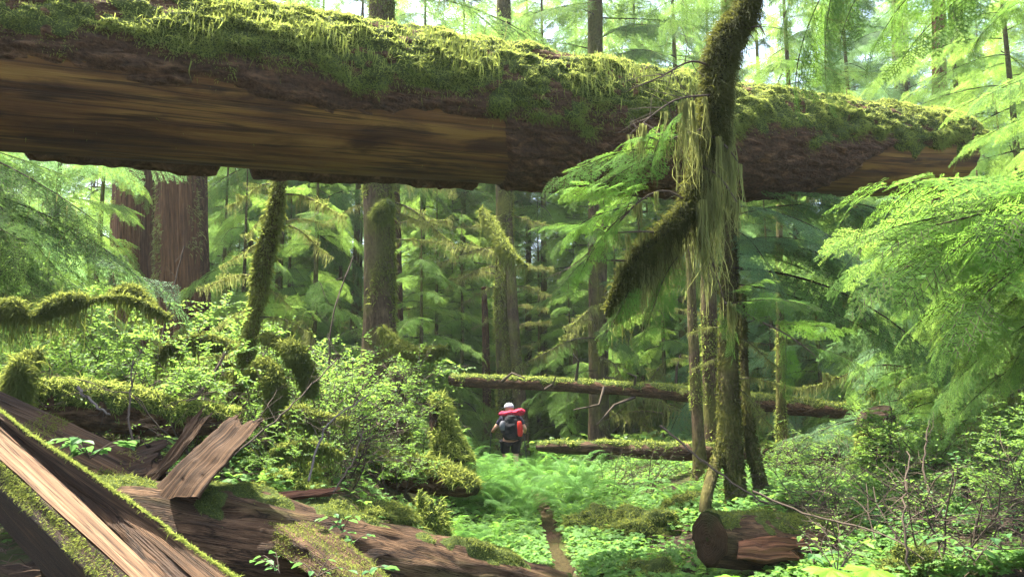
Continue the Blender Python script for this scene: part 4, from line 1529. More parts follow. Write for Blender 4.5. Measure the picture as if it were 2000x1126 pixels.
moss_arm("mossy_branch", "moss clump trailing pale curtains right of the thick broken slab", [(560, 800, 7.4, 6), (585, 805, 7.4, 14), (605, 815, 7.4, 12), (640, 812, 7.4, 3), (680, 820, 7.3, 3)], 3500, .05, 300, sl=.09)
moss_arm("mossy_branch", "mossy branch drooping low between the moss curtains and the small plank", [(530, 885, 7.0, 4), (570, 870, 7.0, 5), (620, 868, 7.0, 5), (670, 890, 7.0, 3)], 2500, .045, 260, sl=.07)

# the big cedars behind the bushes
A_, _ = trunk_thing("red_cedar", "stout reddish cedar trunk with fluted bark, half seen behind the bushes", [(262, 760, 18, 50), (262, 640, 18, 44), (262, 480, 18, 41), (264, 350, 18, 40), (266, 100, 18, 37), (268, -600, 18.3, 24)], 'cedar', 1500, -.5, .07, flute=.12, n=40)
sky_boughs(A_, at(266, 300, 18)[0], 18, 10, 17, 10, 4.5)
A_, _ = trunk_thing("mossy_cedar", "broad cedar trunk with sunlit moss stripes right of the reddish cedar", [(352, 760, 17, 46), (350, 600, 17, 41), (348, 450, 17, 40), (346, 340, 17, 38), (342, 0, 17, 34), (340, -600, 17.3, 22)], 'cedar', 7000, 0, .09, 'lichen', .09, flute=.1, n=40, strandsn=1200)
A_, _ = trunk_thing("shaded_trunk", "dark narrow trunk close beside the mossy striped cedar", [(392, 760, 18.5, 24), (388, 500, 18.5, 20), (385, 340, 18.5, 19), (380, -500, 18.7, 12)], 'bark', 1500, -.2)
# the stout hemlock left of centre
hm, _ = trunk_thing("stout_hemlock", "stout hemlock trunk left of the hiker, mossy on its shaded side, moss ridged bark", [(742, 800, 12.5, 52), (742, 740, 12.5, 42), (741, 640, 12.5, 33), (740, 500, 12.5, 30), (738, 370, 12.5, 29), (740, 150, 12.6, 27), (745, 0, 12.7, 25), (748, -700, 13, 16)], 'trunk', 9000, -.05, .08, 'mossdeep', .06, 1.3, 32, 160, strandsn=500,
    droops=[((765, 395, 12.5), (900, 480, 12.2)), ((765, 440, 12.5), (880, 430, 12.8)), ((760, 415, 12.5), (850, 445, 12.0)), ((770, 470, 12.5), (870, 475, 13)), ((715, 400, 12.5), (640, 430, 12.2)), ((760, 360, 12.5), (890, 365, 12))])
sky_boughs(hm, at(745, 0, 12.7)[0], 12.8, 8.5, 14, 7, 3.2)
moss_arm("mossy_branch", "moss knuckle bulging from the stout hemlock's trunk just under the huge log", [(735, 430, 12.2, 14), (750, 410, 12.1, 18), (762, 395, 12.0, 12)], 2500, .06, 150)
# the split pair behind the hiker
sp1, _ = trunk_thing("split_hemlock", "sunlit mossy hemlock trunk directly behind the hiker, rising to the huge log", [(992, 815, 20, 22), (990, 760, 20, 19), (983, 640, 20, 17), (984, 520, 20, 17), (985, 430, 20, 18), (985, 300, 20, 17), (983, -300, 20.2, 12)], 'mossytrunk', 8000, .1, .1, 'moss', .08, 1.4, 24, 150, strandsn=700,
    droops=[((970, 480, 20), (860, 520, 19)), ((970, 520, 20), (880, 555, 19.4)), ((975, 535, 20), (870, 545, 20.4)), ((1000, 560, 20), (1080, 575, 19.6)), ((1000, 600, 20), (1070, 600, 20)), ((1005, 640, 20), (1075, 625, 20)), ((975, 560, 20), (900, 590, 19.5)),
            ((1000, 525, 20), (1080, 520, 20)), ((975, 620, 20), (920, 640, 20)), ((1005, 680, 20), (1060, 670, 19.5)), ((975, 500, 20), (850, 480, 21)), ((970, 450, 20), (880, 440, 20)), ((995, 420, 20), (1090, 450, 20))])
sp2, _ = trunk_thing("slender_hemlock", "second thinner brown trunk pressed against the sunlit trunk behind the hiker", [(1016, 815, 19.7, 15), (1012, 740, 19.7, 12), (1002, 620, 19.7, 11), (997, 520, 19.8, 10), (992, 430, 19.9, 9), (985, 250, 20, 7)], 'trunk', 900, -.3)
trunk_thing("dark_pole_trunk", "short dark pole-like trunk left of the sunlit trunk behind the hiker", [(952, 815, 21, 9), (950, 740, 21, 8), (948, 640, 21, 7), (945, 560, 21, 5)], 'bark', 500, -.2)

# the cluster on the right bank
ct, _ = trunk_thing("mossy_alder", "straight dark mossy trunk standing right behind the sawn log", [(1440, 995, 9.0, 20), (1432, 900, 9.0, 18), (1425, 800, 9.05, 19), (1422, 700, 9.1, 18), (1424, 600, 9.1, 17), (1426, 480, 9.2, 16), (1424, 380, 9.3, 15), (1420, -300, 9.6, 9)], 'mossytrunk', 12000, .05, .14, 'shaded_moss', .03, 1.25, 20, 170, strandsn=250,
    droops=[((1440, 660, 9.1), (1530, 720, 8.8)), ((1410, 700, 9.1), (1350, 720, 9.2)), ((1440, 740, 9.1), (1560, 760, 9.3)), ((1440, 760, 9.1), (1520, 840, 8.6)), ((1410, 640, 9.1), (1340, 650, 9.3))],
    boughs=[((1430, 400, 9.2), (1700, 500, 8.2), 'blue'), ((1430, 480, 9.2), (1640, 460, 8.4), 'blue'), ((1430, 470, 9.2), (1860, 590, 8.4), 'mid'), ((1430, 520, 9.2), (1930, 690, 8.8), 'mid'), ((1430, 560, 9.2), (1760, 680, 8.6), 'mid'), ((1430, 420, 9.2), (1720, 430, 9.6), 'blue'),
            ((1430, 450, 9.2), (1550, 560, 8.4), 'blue'), ((1440, 380, 9.2), (1900, 470, 9.6), 'mid'), ((1430, 500, 9.2), (1800, 560, 10), 'mid')])
trunk_thing("forked_stem", "leaning mossy stem splayed out right of the straight dark mossy trunk", [(1497, 990, 8.9, 13), (1480, 920, 9.0, 11), (1466, 860, 9.1, 11), (1458, 780, 9.2, 9), (1452, 680, 9.3, 8), (1448, 560, 9.4, 6)], 'mossytrunk', 4000, .05, .15, 'shaded_moss', .03)
trunk_thing("short_leaning_stem", "short dark stem leaning left of the straight dark mossy trunk's foot", [(1378, 985, 8.7, 12), (1392, 925, 8.9, 11), (1406, 870, 9.1, 9), (1410, 800, 9.3, 8), (1412, 700, 9.4, 7)], 'mossytrunk', 2500, -.05, .12, 'shaded_moss', .03)
trunk_thing("bare_pole_trunk", "thin straight brown trunk rising by the low rotting log", [(1366, 880, 12.2, 13), (1360, 780, 12.3, 11), (1355, 680, 12.4, 10), (1350, 560, 12.5, 9), (1345, 300, 12.6, 7)], 'trunk', 1500, -.3)
trunk_thing("brown_hemlock", "brown hemlock trunk just left of and behind the straight dark mossy trunk", [(1398, 880, 13, 20), (1392, 780, 13, 18), (1387, 680, 13, 16), (1384, 560, 13, 15), (1382, 200, 13.2, 12)], 'trunk', 2500, -.2, droops=[((1385, 700, 13), (1310, 700, 13)), ((1385, 620, 13), (1320, 600, 13)), ((1395, 750, 13), (1330, 760, 12.8))])
trunk_thing("far_right_pole", "thin mossy trunk before the long straight fallen log, right of the dark cluster", [(1527, 850, 13, 10), (1525, 780, 13, 9), (1524, 690, 13, 8), (1522, 400, 13.2, 6)], 'mossytrunk', 1500, .1)
trunk_thing("shaded_stump", "black shaded stump among the leaves on the right bank", [(1722, 920, 10.5, 46), (1718, 870, 10.5, 38), (1712, 815, 10.6, 33), (1708, 800, 10.6, 28)], 'rotwood', 900, -.2, .15, flare=1.2, cat="stump", m=60)  # dark wood carries the black shadow lying on this stump
trunk_thing("small_dead_snag", "short snapped dark snag beyond the long straight fallen log", [(1250, 760, 22, 7), (1250, 700, 22, 6), (1252, 668, 22, 4)], 'bark', 200, -.3, m=50, cat="snag")
trunk_thing("leaning_snag", "thin pale snag leaning beyond the low rotting log", [(1125, 740, 21, 6), (1123, 680, 21, 5), (1120, 620, 21, 4)], 'trunk', 300, -.1, m=50, cat="snag")
fr_, _ = trunk_thing("tall_fir", "grey fir trunk seen against pale sky over the huge log's broken end", [(1766, 800, 30, 20), (1764, 400, 30, 18), (1762, 195, 30, 16), (1758, 70, 30, 15), (1755, -300, 30, 11)], 'trunk', 800, -.3, L=.1)
trunk_thing("slim_far_fir", "slim grey trunk right of the grey fir, over the broken end", [(1882, 800, 27, 15), (1880, 230, 27, 12), (1872, 150, 27, 11), (1868, -300, 27, 8)], 'trunk', 0)
trunk_thing("dim_brown_trunk", "dim brown trunk behind the right-hand boughs above the black stump", [(1850, 860, 20, 22), (1846, 750, 20, 18), (1838, 500, 20, 16), (1832, -200, 20, 11)], 'cedar', 500, -.3)
trunk_thing("upper_dark_trunk", "dark trunk showing only above the huge log, left of the blue sky gap", [(770, 800, 22, 22), (760, 300, 22, 20), (752, 0, 22, 19), (748, -300, 22, 14)], 'bark', 0)
A_, _ = trunk_thing("broad_fir", "broad drooping fir standing above the middle of the huge log", [(1170, 800, 19, 20), (1165, 300, 19, 17), (1162, 0, 19, 15), (1160, -500, 19, 10)], 'trunk', 0)
sky_boughs(A_, at(1162, 0, 19)[0], 19, 8, 15, 26, 2.6)

# ------------------------------------------------------------------ trees at the picture's sides whose boughs reach in
rt = thing("side_hemlock", "fresh green hemlock whose leafy boughs reach in from the picture's right edge", "tree", (5.3, 6.2, float(ground(5.3, 6.2))))
T_ = Tube(np.array([[5.3, 6.2, -.2], [5.35, 6.25, 3], [5.3, 6.2, 8]]), [.2, .15, .06], 14, 60)
part("trunk", T_.geo(T_.R * (1 + .1 * noise(T_.Q * [1, 9, 9], 2))), M['trunk'], rt)
for (py0, tx_, ty_, tY, k) in ((430, 1700, 380, 5.6, 'near'), (440, 1740, 440, 5.8, 'near'), (440, 1690, 450, 6.3, 'bright'), (380, 1760, 520, 6.0, 'near'), (420, 1830, 590, 5.8, 'bright'), (480, 1860, 660, 6.0, 'bright'), (400, 1860, 430, 5.4, 'near'), (430, 1900, 400, 5.6, 'near'), (350, 1880, 480, 5.2, 'near'),
                          (420, 1920, 560, 5.0, 'near'), (520, 1950, 700, 6.4, 'bright'), (380, 1700, 490, 6.6, 'bright'), (460, 1790, 560, 6.8, 'bright'), (560, 1840, 740, 6.8, 'mid'), (620, 1880, 800, 6.6, 'mid'), (420, 1960, 420, 4.8, 'near'), (200, 1900, 250, 6.5, 'bright'), (100, 1880, 180, 7, 'bright'), (150, 1930, 150, 6, 'mid')):
    bough_to(at(2210, py0, 6.2), at(tx_, ty_, tY), k, rt, RNG.normal() * .25)
ut = thing("overhanging_hemlock", "dark hemlock twigs hanging down into the picture's top right corner against the sky", "tree", (4.6, 2.4, float(ground(4.6, 2.4))))
T_ = Tube(np.array([[4.6, 2.4, -.2], [4.62, 2.42, 3], [4.6, 2.4, 9]]), [.2, .15, .06], 14, 60)
part("trunk", T_.geo(T_.R * (1 + .1 * noise(T_.Q * [1, 9, 9], 2))), M['trunk'], ut)
for (bx_, by_, bY, tx_, ty_, tY) in ((1650, -150, 4.3, 1500, 60, 4.8), (1700, -160, 4.4, 1570, 150, 4.6), (1750, -180, 4.4, 1650, 100, 4.7), (1900, -120, 4.2, 1700, 90, 4.8), (1950, -100, 4.2, 1790, 130, 4.6), (2050, -60, 4.2, 1880, 90, 4.5), (1850, -150, 4.5, 1600, 40, 5.0), (1650, -120, 4.6, 1540, 180, 4.9), (1800, -150, 4.5, 1720, 60, 5.0), (2080, -40, 4.0, 1930, 60, 4.3), (1600, -140, 4.7, 1390, 30, 5.2), (1500, -180, 4.9, 1300, 20, 5.4), (1960, -160, 4.5, 1860, 30, 4.9)):
    bough_to(at(bx_, by_, bY), at(tx_, ty_, tY), 'mid' if RNG.random() < .7 else 'near', ut, RNG.normal() * .5)
lt = thing("left_hemlock", "dark feathery hemlock boughs sweeping down under the huge log at the picture's left edge", "tree", (-7.2, 8.0, float(ground(-7.2, 8.0))))
T_ = Tube(np.array([[-7.2, 8, 0], [-7.2, 8, 4], [-7.1, 8, 9]]), [.22, .17, .06], 14, 60)
part("trunk", T_.geo(T_.R * (1 + .1 * noise(T_.Q * [1, 9, 9], 2))), M['trunk'], lt)
for (by_, tx_, ty_, tY, k) in ((200, 130, 460, 7.8, 'mid'), (230, 60, 400, 7.6, 'mid'), (250, 190, 400, 8.4, 'mid'), (300, 80, 520, 7.6, 'mid'), (330, 240, 480, 8.6, 'mid'), (380, 160, 560, 8.0, 'mid'), (300, 20, 470, 7.4, 'bright'), (350, 300, 560, 9.0, 'blue'), (250, 270, 350, 9.4, 'blue'), (420, 60, 600, 7.7, 'mid'), (260, 120, 340, 8.6, 'bright')):
    bough_to(at(-330, by_, 8.0), at(tx_, ty_, tY), k, lt, RNG.normal() * .25)


# ------------------------------------------------------------------ younger conifers through the mid distance
def young_tree(px, Y, H, z0, Lb, nb, kind, label, group="young hemlocks in the mid distance", bare=0.2, lean=0):
    x = at(px, 600, Y)[0]
    z = float(ground(x, Y))
    t = thing("young_hemlock", label, "tree", (x, Y, z), group)
    T = Tube(np.array([[x, Y, z - .3], [x + .05 + lean * .3, Y, z + H * .4], [x + lean, Y, z + H]]), [.03 + .006 * H, .02 + .004 * H, .01], 10, 50)
    part("trunk", T.geo(T.R * (1 + .12 * noise(T.Q * [1, 9, 9], 2))), M['mossytrunk'], t)
    for i in range(nb):
        f = (i + RNG.random()) / nb
        zz = z + z0 + (H - z0) * f
        l = Lb * (1 - f) ** .65 * RNG.uniform(.7, 1.15) + .25
        a = i * 2.4 + RNG.normal() * .3
        k = 'bare' if (f < .35 and RNG.random() < bare * 2) else kind
        xx = x + lean * (zz - z) / H
        bough_to((xx, Y, zz), (xx + l * math.cos(a), Y + l * math.sin(a), zz - l * RNG.uniform(.05, .5)), k, t, RNG.normal() * .2)


for a in ((-40, 10.5, 7, .8, 1.9, 26, 'mid', "young hemlock at the picture's left edge beyond the moss-heaped branch"), (90, 13, 8, .8, 2.0, 26, 'bright', "bright young hemlock beyond the nurse log, left of the reddish cedar"),
          (180, 16, 9, 1, 2.2, 26, 'bright', "pale young hemlock close left of the reddish cedar"), (430, 20, 9, 1, 2.3, 24, 'mid', "young hemlock right of the dark narrow trunk"), (470, 15, 6, .6, 1.8, 22, 'bright', "low young hemlock behind the leaning mossy trunk"),
          (610, 16, 8, .8, 2.0, 26, 'bright', "sunlit young hemlock between the leaning mossy trunk and the stout hemlock"), (660, 22, 10, 1, 2.4, 26, 'mid', "mid green young hemlock well behind the stout hemlock"), (850, 23, 8, .8, 2.4, 26, 'bright', "pale young hemlock between the stout hemlock and the sunlit trunk"),
          (920, 27, 9, .8, 2.6, 26, 'bright', "young hemlock far behind the hiker, left of the sunlit trunk"), (1110, 21.5, 5, .6, 2.0, 26, 'bright', "fresh young hemlock just right of the sunlit trunk behind the hiker"), (1165, 18.8, 7.5, 2.0, 1.9, 24, 'mid', "young hemlock with drooping skirt right of the hiker"),
          (1200, 22, 7, .8, 2.4, 26, 'bright', "light green young hemlock behind the low rotting log"), (1290, 19, 6, .8, 2.0, 26, 'bright', "young hemlock behind the hanging limb's tip"), (1330, 23, 9, .8, 2.5, 26, 'bright', "pale young hemlock beyond the dark trunk cluster"),
          (1500, 18.6, 7, .6, 2.2, 28, 'blue', "bluish young hemlock right of the dark trunk cluster"), (1590, 16.8, 5, .5, 2.1, 28, 'blue', "bluish low hemlock between the trunk cluster and the black stump"), (1680, 16, 8, .6, 2.4, 30, 'bright', "bright young hemlock behind the black stump"),
          (1760, 12, 4.6, .4, 1.9, 30, 'blue', "bluish young hemlock right above the black stump"), (1850, 14.5, 7, .5, 2.3, 30, 'mid', "mid green young hemlock below the broken end of the huge log"), (1930, 11, 4.6, .3, 1.8, 30, 'bright', "sunny young hemlock at the picture's right edge, above the bare stems"),
          (2060, 10, 5, .3, 2.0, 30, 'bright', "young hemlock half outside the picture's right edge"), (1650, 22, 10, .6, 2.7, 28, 'mid', "taller young hemlock beyond the bluish ones"), (1440, 26, 10, .8, 2.7, 26, 'bright', "tall young hemlock far beyond the dark trunk cluster"), (1980, 18, 9, .5, 2.6, 28, 'bright', "tall young hemlock behind the right edge boughs"),
          (300, 26, 11, 1, 2.7, 26, 'bright', "tall young hemlock beyond the two cedars"), (540, 27, 11, 1, 2.8, 26, 'bright', "tall young hemlock far beyond the leaning mossy trunk"), (770, 28, 11, 1, 2.8, 26, 'mid', "tall young hemlock far behind the stout hemlock"), (1060, 30, 11, 1, 2.9, 26, 'bright', "tall young hemlock farthest behind the hiker")):
    young_tree(*a)

for a in ((-120, 14, 8, .4, 2.2, 30, 'bright', "bright young hemlock half outside the picture's left edge"), (240, 22, 10, .4, 2.6, 32, 'bright', "pale young hemlock filling the gap between the left edge and the reddish cedar"), (560, 21, 8, .3, 2.5, 32, 'bright', "dense pale hemlock behind the snaking trunk"),
          (700, 25, 10, .3, 2.7, 32, 'blue', "cool green hemlock directly behind the stout hemlock"), (820, 19, 6, .3, 2.2, 30, 'bright', "low bright hemlock right of the stout hemlock"), (900, 22, 7, .3, 2.2, 30, 'bright', "mid green hemlock left of the dark pole-like trunk"), (1050, 24, 8, .3, 2.5, 32, 'bright', "bright hemlock closing the view behind the hiker"),
          (1250, 22, 8, .3, 2.5, 32, 'bright', "fresh green hemlock behind the snapped dark snag"), (1390, 19, 7, .3, 2.1, 30, 'blue', "cool green hemlock right behind the dark trunk cluster"), (1560, 21, 9, .3, 2.6, 32, 'bright', "pale hemlock beyond the cool low one"), (1740, 19, 8, .3, 2.6, 32, 'blue', "cool hemlock far beyond the black stump"), (1900, 22, 10, .3, 2.8, 32, 'bright', "pale hemlock under the broken end, far back"), (1830, 10.5, 3.2, .2, 1.6, 30, 'bright', "small fresh hemlock right of the black stump")):
    young_tree(*a, bare=.05)

# ------------------------------------------------------------------ the forest beyond
fg = np.random.default_rng(17)
k = 0
for row, (Yr, n, half) in enumerate(((25.5, 12, 21), (31, 17, 26), (38, 20, 32), (46, 24, 38), (56, 28, 46), (70, 32, 56))):
    for i in range(n):
        x = -half + 2 * half * (i + .5 + fg.normal() * .22) / n
        y = Yr + fg.normal() * 2.0
        H, cm = CROWN[int(fg.integers(len(CROWN))) if row > 1 else int(fg.integers(6, 12))]
        z = float(ground(x, y))
        t = thing("forest_hemlock", "tall pale green conifer in the dense forest beyond the fallen logs", "tree", (x, y, z), "conifers of the forest backdrop")
        s = fg.uniform(.85, 1.2) * (1 + .008 * max(Yr - 34, 0))
        t.rotation_euler = (fg.normal() * .02, fg.normal() * .02, fg.random() * 6.28)
        t.scale = (s, s, s)
        tk = link("trunk", TRUNKM, t)
        tk.scale = (.07 + .006 * H,) * 2 + (H / 24,)
        link("crown", cm, t)

for px, Y, H, Lb, k, lab in ((1560, 21, 17, 3.0, 'bright', "tall pale hemlock whose crown shows over the huge log, right of the drooping limb"), (1680, 24, 18, 3.2, 'blue', "tall cool green hemlock left of the grey fir above the log"), (1330, 22, 18, 3.0, 'mid', "tall hemlock above the log just left of the drooping limb"), (1060, 25, 19, 3.2, 'bright', "tall pale hemlock above the middle of the log, left of the broad fir"),
                             (690, 22, 17, 3.0, 'mid', "tall hemlock crown showing over the log, left of the upper dark trunk"), (540, 21, 16, 3.0, 'mid', "tall hemlock showing over the log, farther left of the upper dark trunk"), (1900, 20, 17, 3.0, 'bright', "tall sunlit hemlock beyond the log's broken end"), (2010, 16, 14, 2.8, 'bright', "tall yellow-green hemlock in the upper right beyond the boughs"), (1250, 27, 20, 3.3, 'bright', "tall far hemlock right of the broad fir"), (480, 26, 19, 3.2, 'mid', "tall hemlock peeping over the log near its mossy butt"), (610, 27, 20, 3.2, 'bright', "tall pale hemlock over the log left of the upper dark trunk"), (820, 26, 19, 3.2, 'bright', "tall pale hemlock over the log right of the upper dark trunk"), (900, 25, 18, 2.6, 'mid', "tall hemlock left of the blue sky gap over the log"), (1030, 27, 19, 3.0, 'mid', "tall hemlock right of the blue sky gap over the log"), (1400, 29, 21, 3.4, 'bright', "tall pale hemlock directly behind the drooping limb's top"), (970, 30, 22, 3.2, 'bright', "tall slim hemlock by the blue sky gap over the log"), (1500, 27, 20, 3.2, 'mid', "tall hemlock over the log right behind the drooping limb"), (1130, 34, 24, 3.4, 'blue', "tallest cool hemlock behind the broad fir"), (1620, 32, 22, 3.4, 'mid', "tall far hemlock between the pale and cool ones over the log"), (440, 24, 17, 3.0, 'bright', "tall hemlock over the log's mossy butt, above the cedars"), (1800, 28, 20, 3.4, 'blue', "tall cool hemlock behind the grey fir")):
    young_tree(px, Y, H, .29 * Y, Lb, 46, k, lab, "tall hemlocks seen over the huge log", bare=.02)

# ------------------------------------------------------------------ bushes
HB = "leafy huckleberry bushes"
for (px, Y, h, lab) in ((300, 10.5, 2.7, "tall huckleberry bush before the reddish cedar, its twigs catching the light"), (390, 9.6, 2.3, "huckleberry bush left of the leaning mossy trunk, close in front of the striped cedar"), (150, 9.5, 1.7, "huckleberry bush over the moss-heaped branch near the picture's left edge"), (230, 12, 2.7, "huckleberry bush at the reddish cedar's foot"),
                        (620, 10, 2.0, "huckleberry bush between the leaning mossy trunk and the stout hemlock"), (680, 9.0, 1.5, "bushy huckleberry low in front of the stout hemlock"), (745, 12.0, 2.5, "tall huckleberry with fresh leaves right of the stout hemlock"), (740, 10.4, 2.0, "huckleberry bush covering the stout hemlock's foot"), (838, 14, 1.4, "huckleberry bush between the stout hemlock and the hiker"),
                        (590, 12.5, 2.6, "taller huckleberry behind the moss club branch"), (780, 8.6, 1.1, "low huckleberry sprawling over the short mossy log"), (460, 12.5, 2.8, "huckleberry bush behind the snaking trunk"), (60, 11, 2.0, "huckleberry bush at the picture's left edge beyond the nurse log"), (520, 9.4, 1.3, "low huckleberry behind the fat moss sleeve"),
                        (690, 13.5, 3.0, "tall huckleberry immediately left of the stout hemlock's trunk"), (1600, 9.4, 1.2, "leafy bush between the dark trunk cluster and the black stump"), (1700, 9.6, 1.7, "leafy bush crowding in front of the black stump"), (1800, 9.2, 1.5, "leafy bush right of the black stump"), (1900, 8.2, 1.5, "leafy bush beneath the bright boughs at the right"), (1980, 7.2, 1.4, "leafy bush at the picture's lower right edge"), (30, 7.6, 1.6, "huckleberry close to the picture's left edge, behind the dark moss sleeve"), (130, 8.4, 2.1, "loose huckleberry rising behind the nurse log"), (270, 8.4, 2.3, "thin-leaved huckleberry between the moss cushion and the nurse log"), (360, 7.6, 1.7, "loose huckleberry behind the thin slat"), (480, 10.6, 2.6, "huckleberry crowded behind the leaning mossy trunk's foot"), (620, 8.6, 1.8, "loose huckleberry right of the fat moss sleeve"), (560, 7.2, .9, "low huckleberry behind the small plank"), (700, 11.4, 2.6, "loose tall huckleberry in front of the stout hemlock"), (1500, 10.6, 1.2, "leafy bush behind the leaning mossy stem"), (1950, 10.2, 2.0, "tall leafy bush under the fresh boughs at the right edge"), (1860, 11.8, 1.8, "leafy bush beyond the broad-leaved ones on the right bank"), (1760, 7.4, .9, "low leafy bush above the sawn log's far end")):
    shrub("huckleberry_bush", lab, "bush", 'huck', px, None, Y, h, HB)
for (px, Y, h, lab) in ((200, 6.9, 1.4, "dark bare twigs standing in front of the nurse log"), (420, 7.2, 1.6, "dark bare twigs crossing before the leaning mossy trunk"), (340, 8.0, 1.7, "nearly bare twiggy bush beyond the weathered slab"), (240, 7.6, 1.3, "bare twiggy bush over the nurse log"), (440, 9.0, 2.3, "bare grey twigs tangled left of the snaking trunk"), (640, 7.4, 1.2, "bare twiggy bush arching over the small plank"), (690, 7.8, 1.4, "bare twigs arching over the moss mound by the short mossy log"), (560, 8.6, 1.9, "thin bare bush behind the moss curtains"),
                        (1700, 6.2, 1.3, "bare reddish stems rising behind the sawn log"), (1790, 5.8, 1.5, "clump of thin bare stems in the lower right corner"), (1640, 7.2, 1.2, "bare crooked twigs sprawling over the sawn log"), (1880, 6.4, 1.5, "bare stems at the right beside the bright leaves"), (1560, 8.2, 1.0, "fine bare twigs at the leaning mossy stem's foot"), (1960, 5.6, 1.3, "bare stems close to the picture's right edge"), (90, 8.6, 1.6, "bare twiggy bush at the left edge above the dark moss sleeve"), (1240, 12.0, 1.4, "dead tangle of twigs by the low rotting log"), (1180, 12.6, 1.3, "dead drooping twigs between the hiker and the thin brown trunk")):
    shrub("bare_bush", lab, "bush", 'bare', px, None, Y, h, "nearly bare twiggy bushes")
for (px, Y, h, lab) in ((1960, 6.6, .9, "broad-leaved bush in the lower right corner"), (1870, 7.6, .9, "broad-leaved bush close above the lower right corner"), (1720, 6.8, .7, "low broad-leaved bush behind the sawn log's far end"), (1850, 9.8, 1.2, "broad-leaved bush with big bright leaves beyond the bare stems"), (1940, 9.0, 1.3, "broad-leaved bush low under the right edge boughs"), (1760, 10.2, 1.0, "broad-leaved bush at the black stump's right side"), (1640, 10.8, .9, "broad-leaved bush left of the black stump"), (868, 15.5, .6, "broad-leaved bush left of the hiker beyond the ferns"), (1110, 16, .6, "broad-leaved bush right of the hiker"), (600, 8.0, .8, "broad-leaved bush among the moss curtains"), (330, 6.7, .6, "small broad-leaved bush behind the thin slat")):
    shrub("salmonberry_bush", lab, "bush", 'salmon', px, None, Y, h, "broad-leaved bushes")


for px, Y, sc, lab in ((925, 8.1, .55, "lady fern in front of the short mossy log's drooping end"), (880, 8.0, .5, "lady fern leaning against the short mossy log"), (820, 8.2, .45, "small lady fern under the short mossy log"), (960, 8.4, .6, "lady fern between the short mossy log and the trail")):
    fern("lady_fern", lab, at(px, 940, Y)[0], Y, sc, "ferns by the short mossy log", 'lady', 8)
for lab, pts in (("dark dead stick slanting up between the thin slat and the leaning mossy trunk", [(352, 800, 7.0, 7), (400, 755, 7.2, 5), (440, 690, 7.4, 4)]), ("pale crooked stick sloping down over the nurse log", [(150, 755, 5.9, 5), (185, 790, 5.8, 5), (215, 812, 5.7, 3)]),
                 ("long thin dark stick crossing low in front of the moss sleeve", [(440, 900, 6.4, 3), (560, 800, 6.8, 3), (660, 700, 7.4, 2)]), ("arched pale stick over the small plank", [(600, 940, 6.2, 4), (640, 830, 6.4, 3), (720, 770, 6.6, 2)]), ("dark stick leaning left of the thin slat", [(255, 960, 4.9, 4), (262, 900, 5.0, 4), (252, 800, 5.2, 3), (262, 700, 5.5, 2)]),
                 ("thin stick arching from the decayed log towards the moss mound", [(650, 960, 5.4, 3), (690, 900, 5.7, 3), (710, 840, 6.0, 2)]), ("slender dead stick rising steeply before the red cedar", [(300, 760, 8.6, 3), (320, 640, 8.8, 3), (360, 480, 9.2, 2)]), ("slim crooked stick beside the stout hemlock's left side", [(640, 760, 9.2, 3), (650, 620, 9.4, 3), (690, 500, 9.8, 2)]),
                 ("long thin stick slanting over the sawn log towards the lower right corner", [(1470, 960, 6.3, 4), (1600, 1010, 6.0, 4), (1720, 1040, 5.6, 3), (1800, 1090, 5.3, 2)]), ("dark stick crossing behind the sawn log from the thin brown trunk's foot", [(1290, 830, 8.2, 4), (1400, 920, 7.6, 4), (1500, 985, 7.2, 3)]), ("reddish stem standing upright in the lower right", [(1775, 1110, 5.2, 4), (1765, 1000, 5.3, 4), (1775, 880, 5.6, 2)]), ("dark stem curving upright near the right edge", [(1830, 1010, 6.6, 4), (1805, 920, 6.8, 4), (1815, 820, 7.0, 2)])):
    c = smooth_path(np.array([[*at(q[0], q[1], q[2]), q[3] * .62 * q[2] / 1500] for q in pts]), 18)
    c[:, :3] += RNG.normal(size=(18, 3)) * .006
    t = thing("dead_stick", lab, "stick", tuple(c[0, :3]), "dead sticks in the undergrowth")
    part("stem", thin_tubes([(c[:, :3], c[0, 3], c[-1, 3])], 6), M['palebranch' if 'pale' in lab or 'bleached' in lab else 'twig'], t)
    for k in range(5):
        a = c[RNG.integers(5, 17), :3]
        e = a + norm(RNG.normal(size=3) + [0, 0, .4]) * RNG.uniform(.12, .4)
        part("side_twig", thin_tubes([(np.array([a, (a + e) / 2 + RNG.normal(size=3) * .02, e]), .004, .0015)], 4), M['twig'], t)


# small plants on the timber
def seedling(label, px, py, Y, nst, leaf, H, nl, mat='broad', group="small leafy plants on the timber", spread=1.0):
    b = at(px, py, Y)
    t = thing("leafy_plant", label, "plant", tuple(b), group)
    segs, LP, LD = [], [], []
    for i in range(nst):
        a = RNG.random() * 6.28
        d = norm(np.array([math.cos(a) * spread, math.sin(a) * spread * .6, RNG.uniform(.5, 1.2)]))
        c = smooth_path(np.array([b, b + d * H * .5, b + d * H * .9 + [0, 0, -.12 * H], b + d * H * 1.1 + [0, 0, -.3 * H]]), 9)
        segs.append((c, .004, .0015))
        for j in range(nl):
            q = c[2 + (j * 6) // max(nl - 1, 1)]
            LP.append(q)
            e = norm(d * [1, 1, 0] + np.array([RNG.normal(), RNG.normal(), -.25]) * .8)
            LD.append(e)
    part("stems", thin_tubes(segs, 4), M['twig'], t)
    g = leaves(np.array(LP), np.array(LD), leaf, RNG, 0, .62, .25)
    part("foliage", g, M[mat], t, False)
    return t


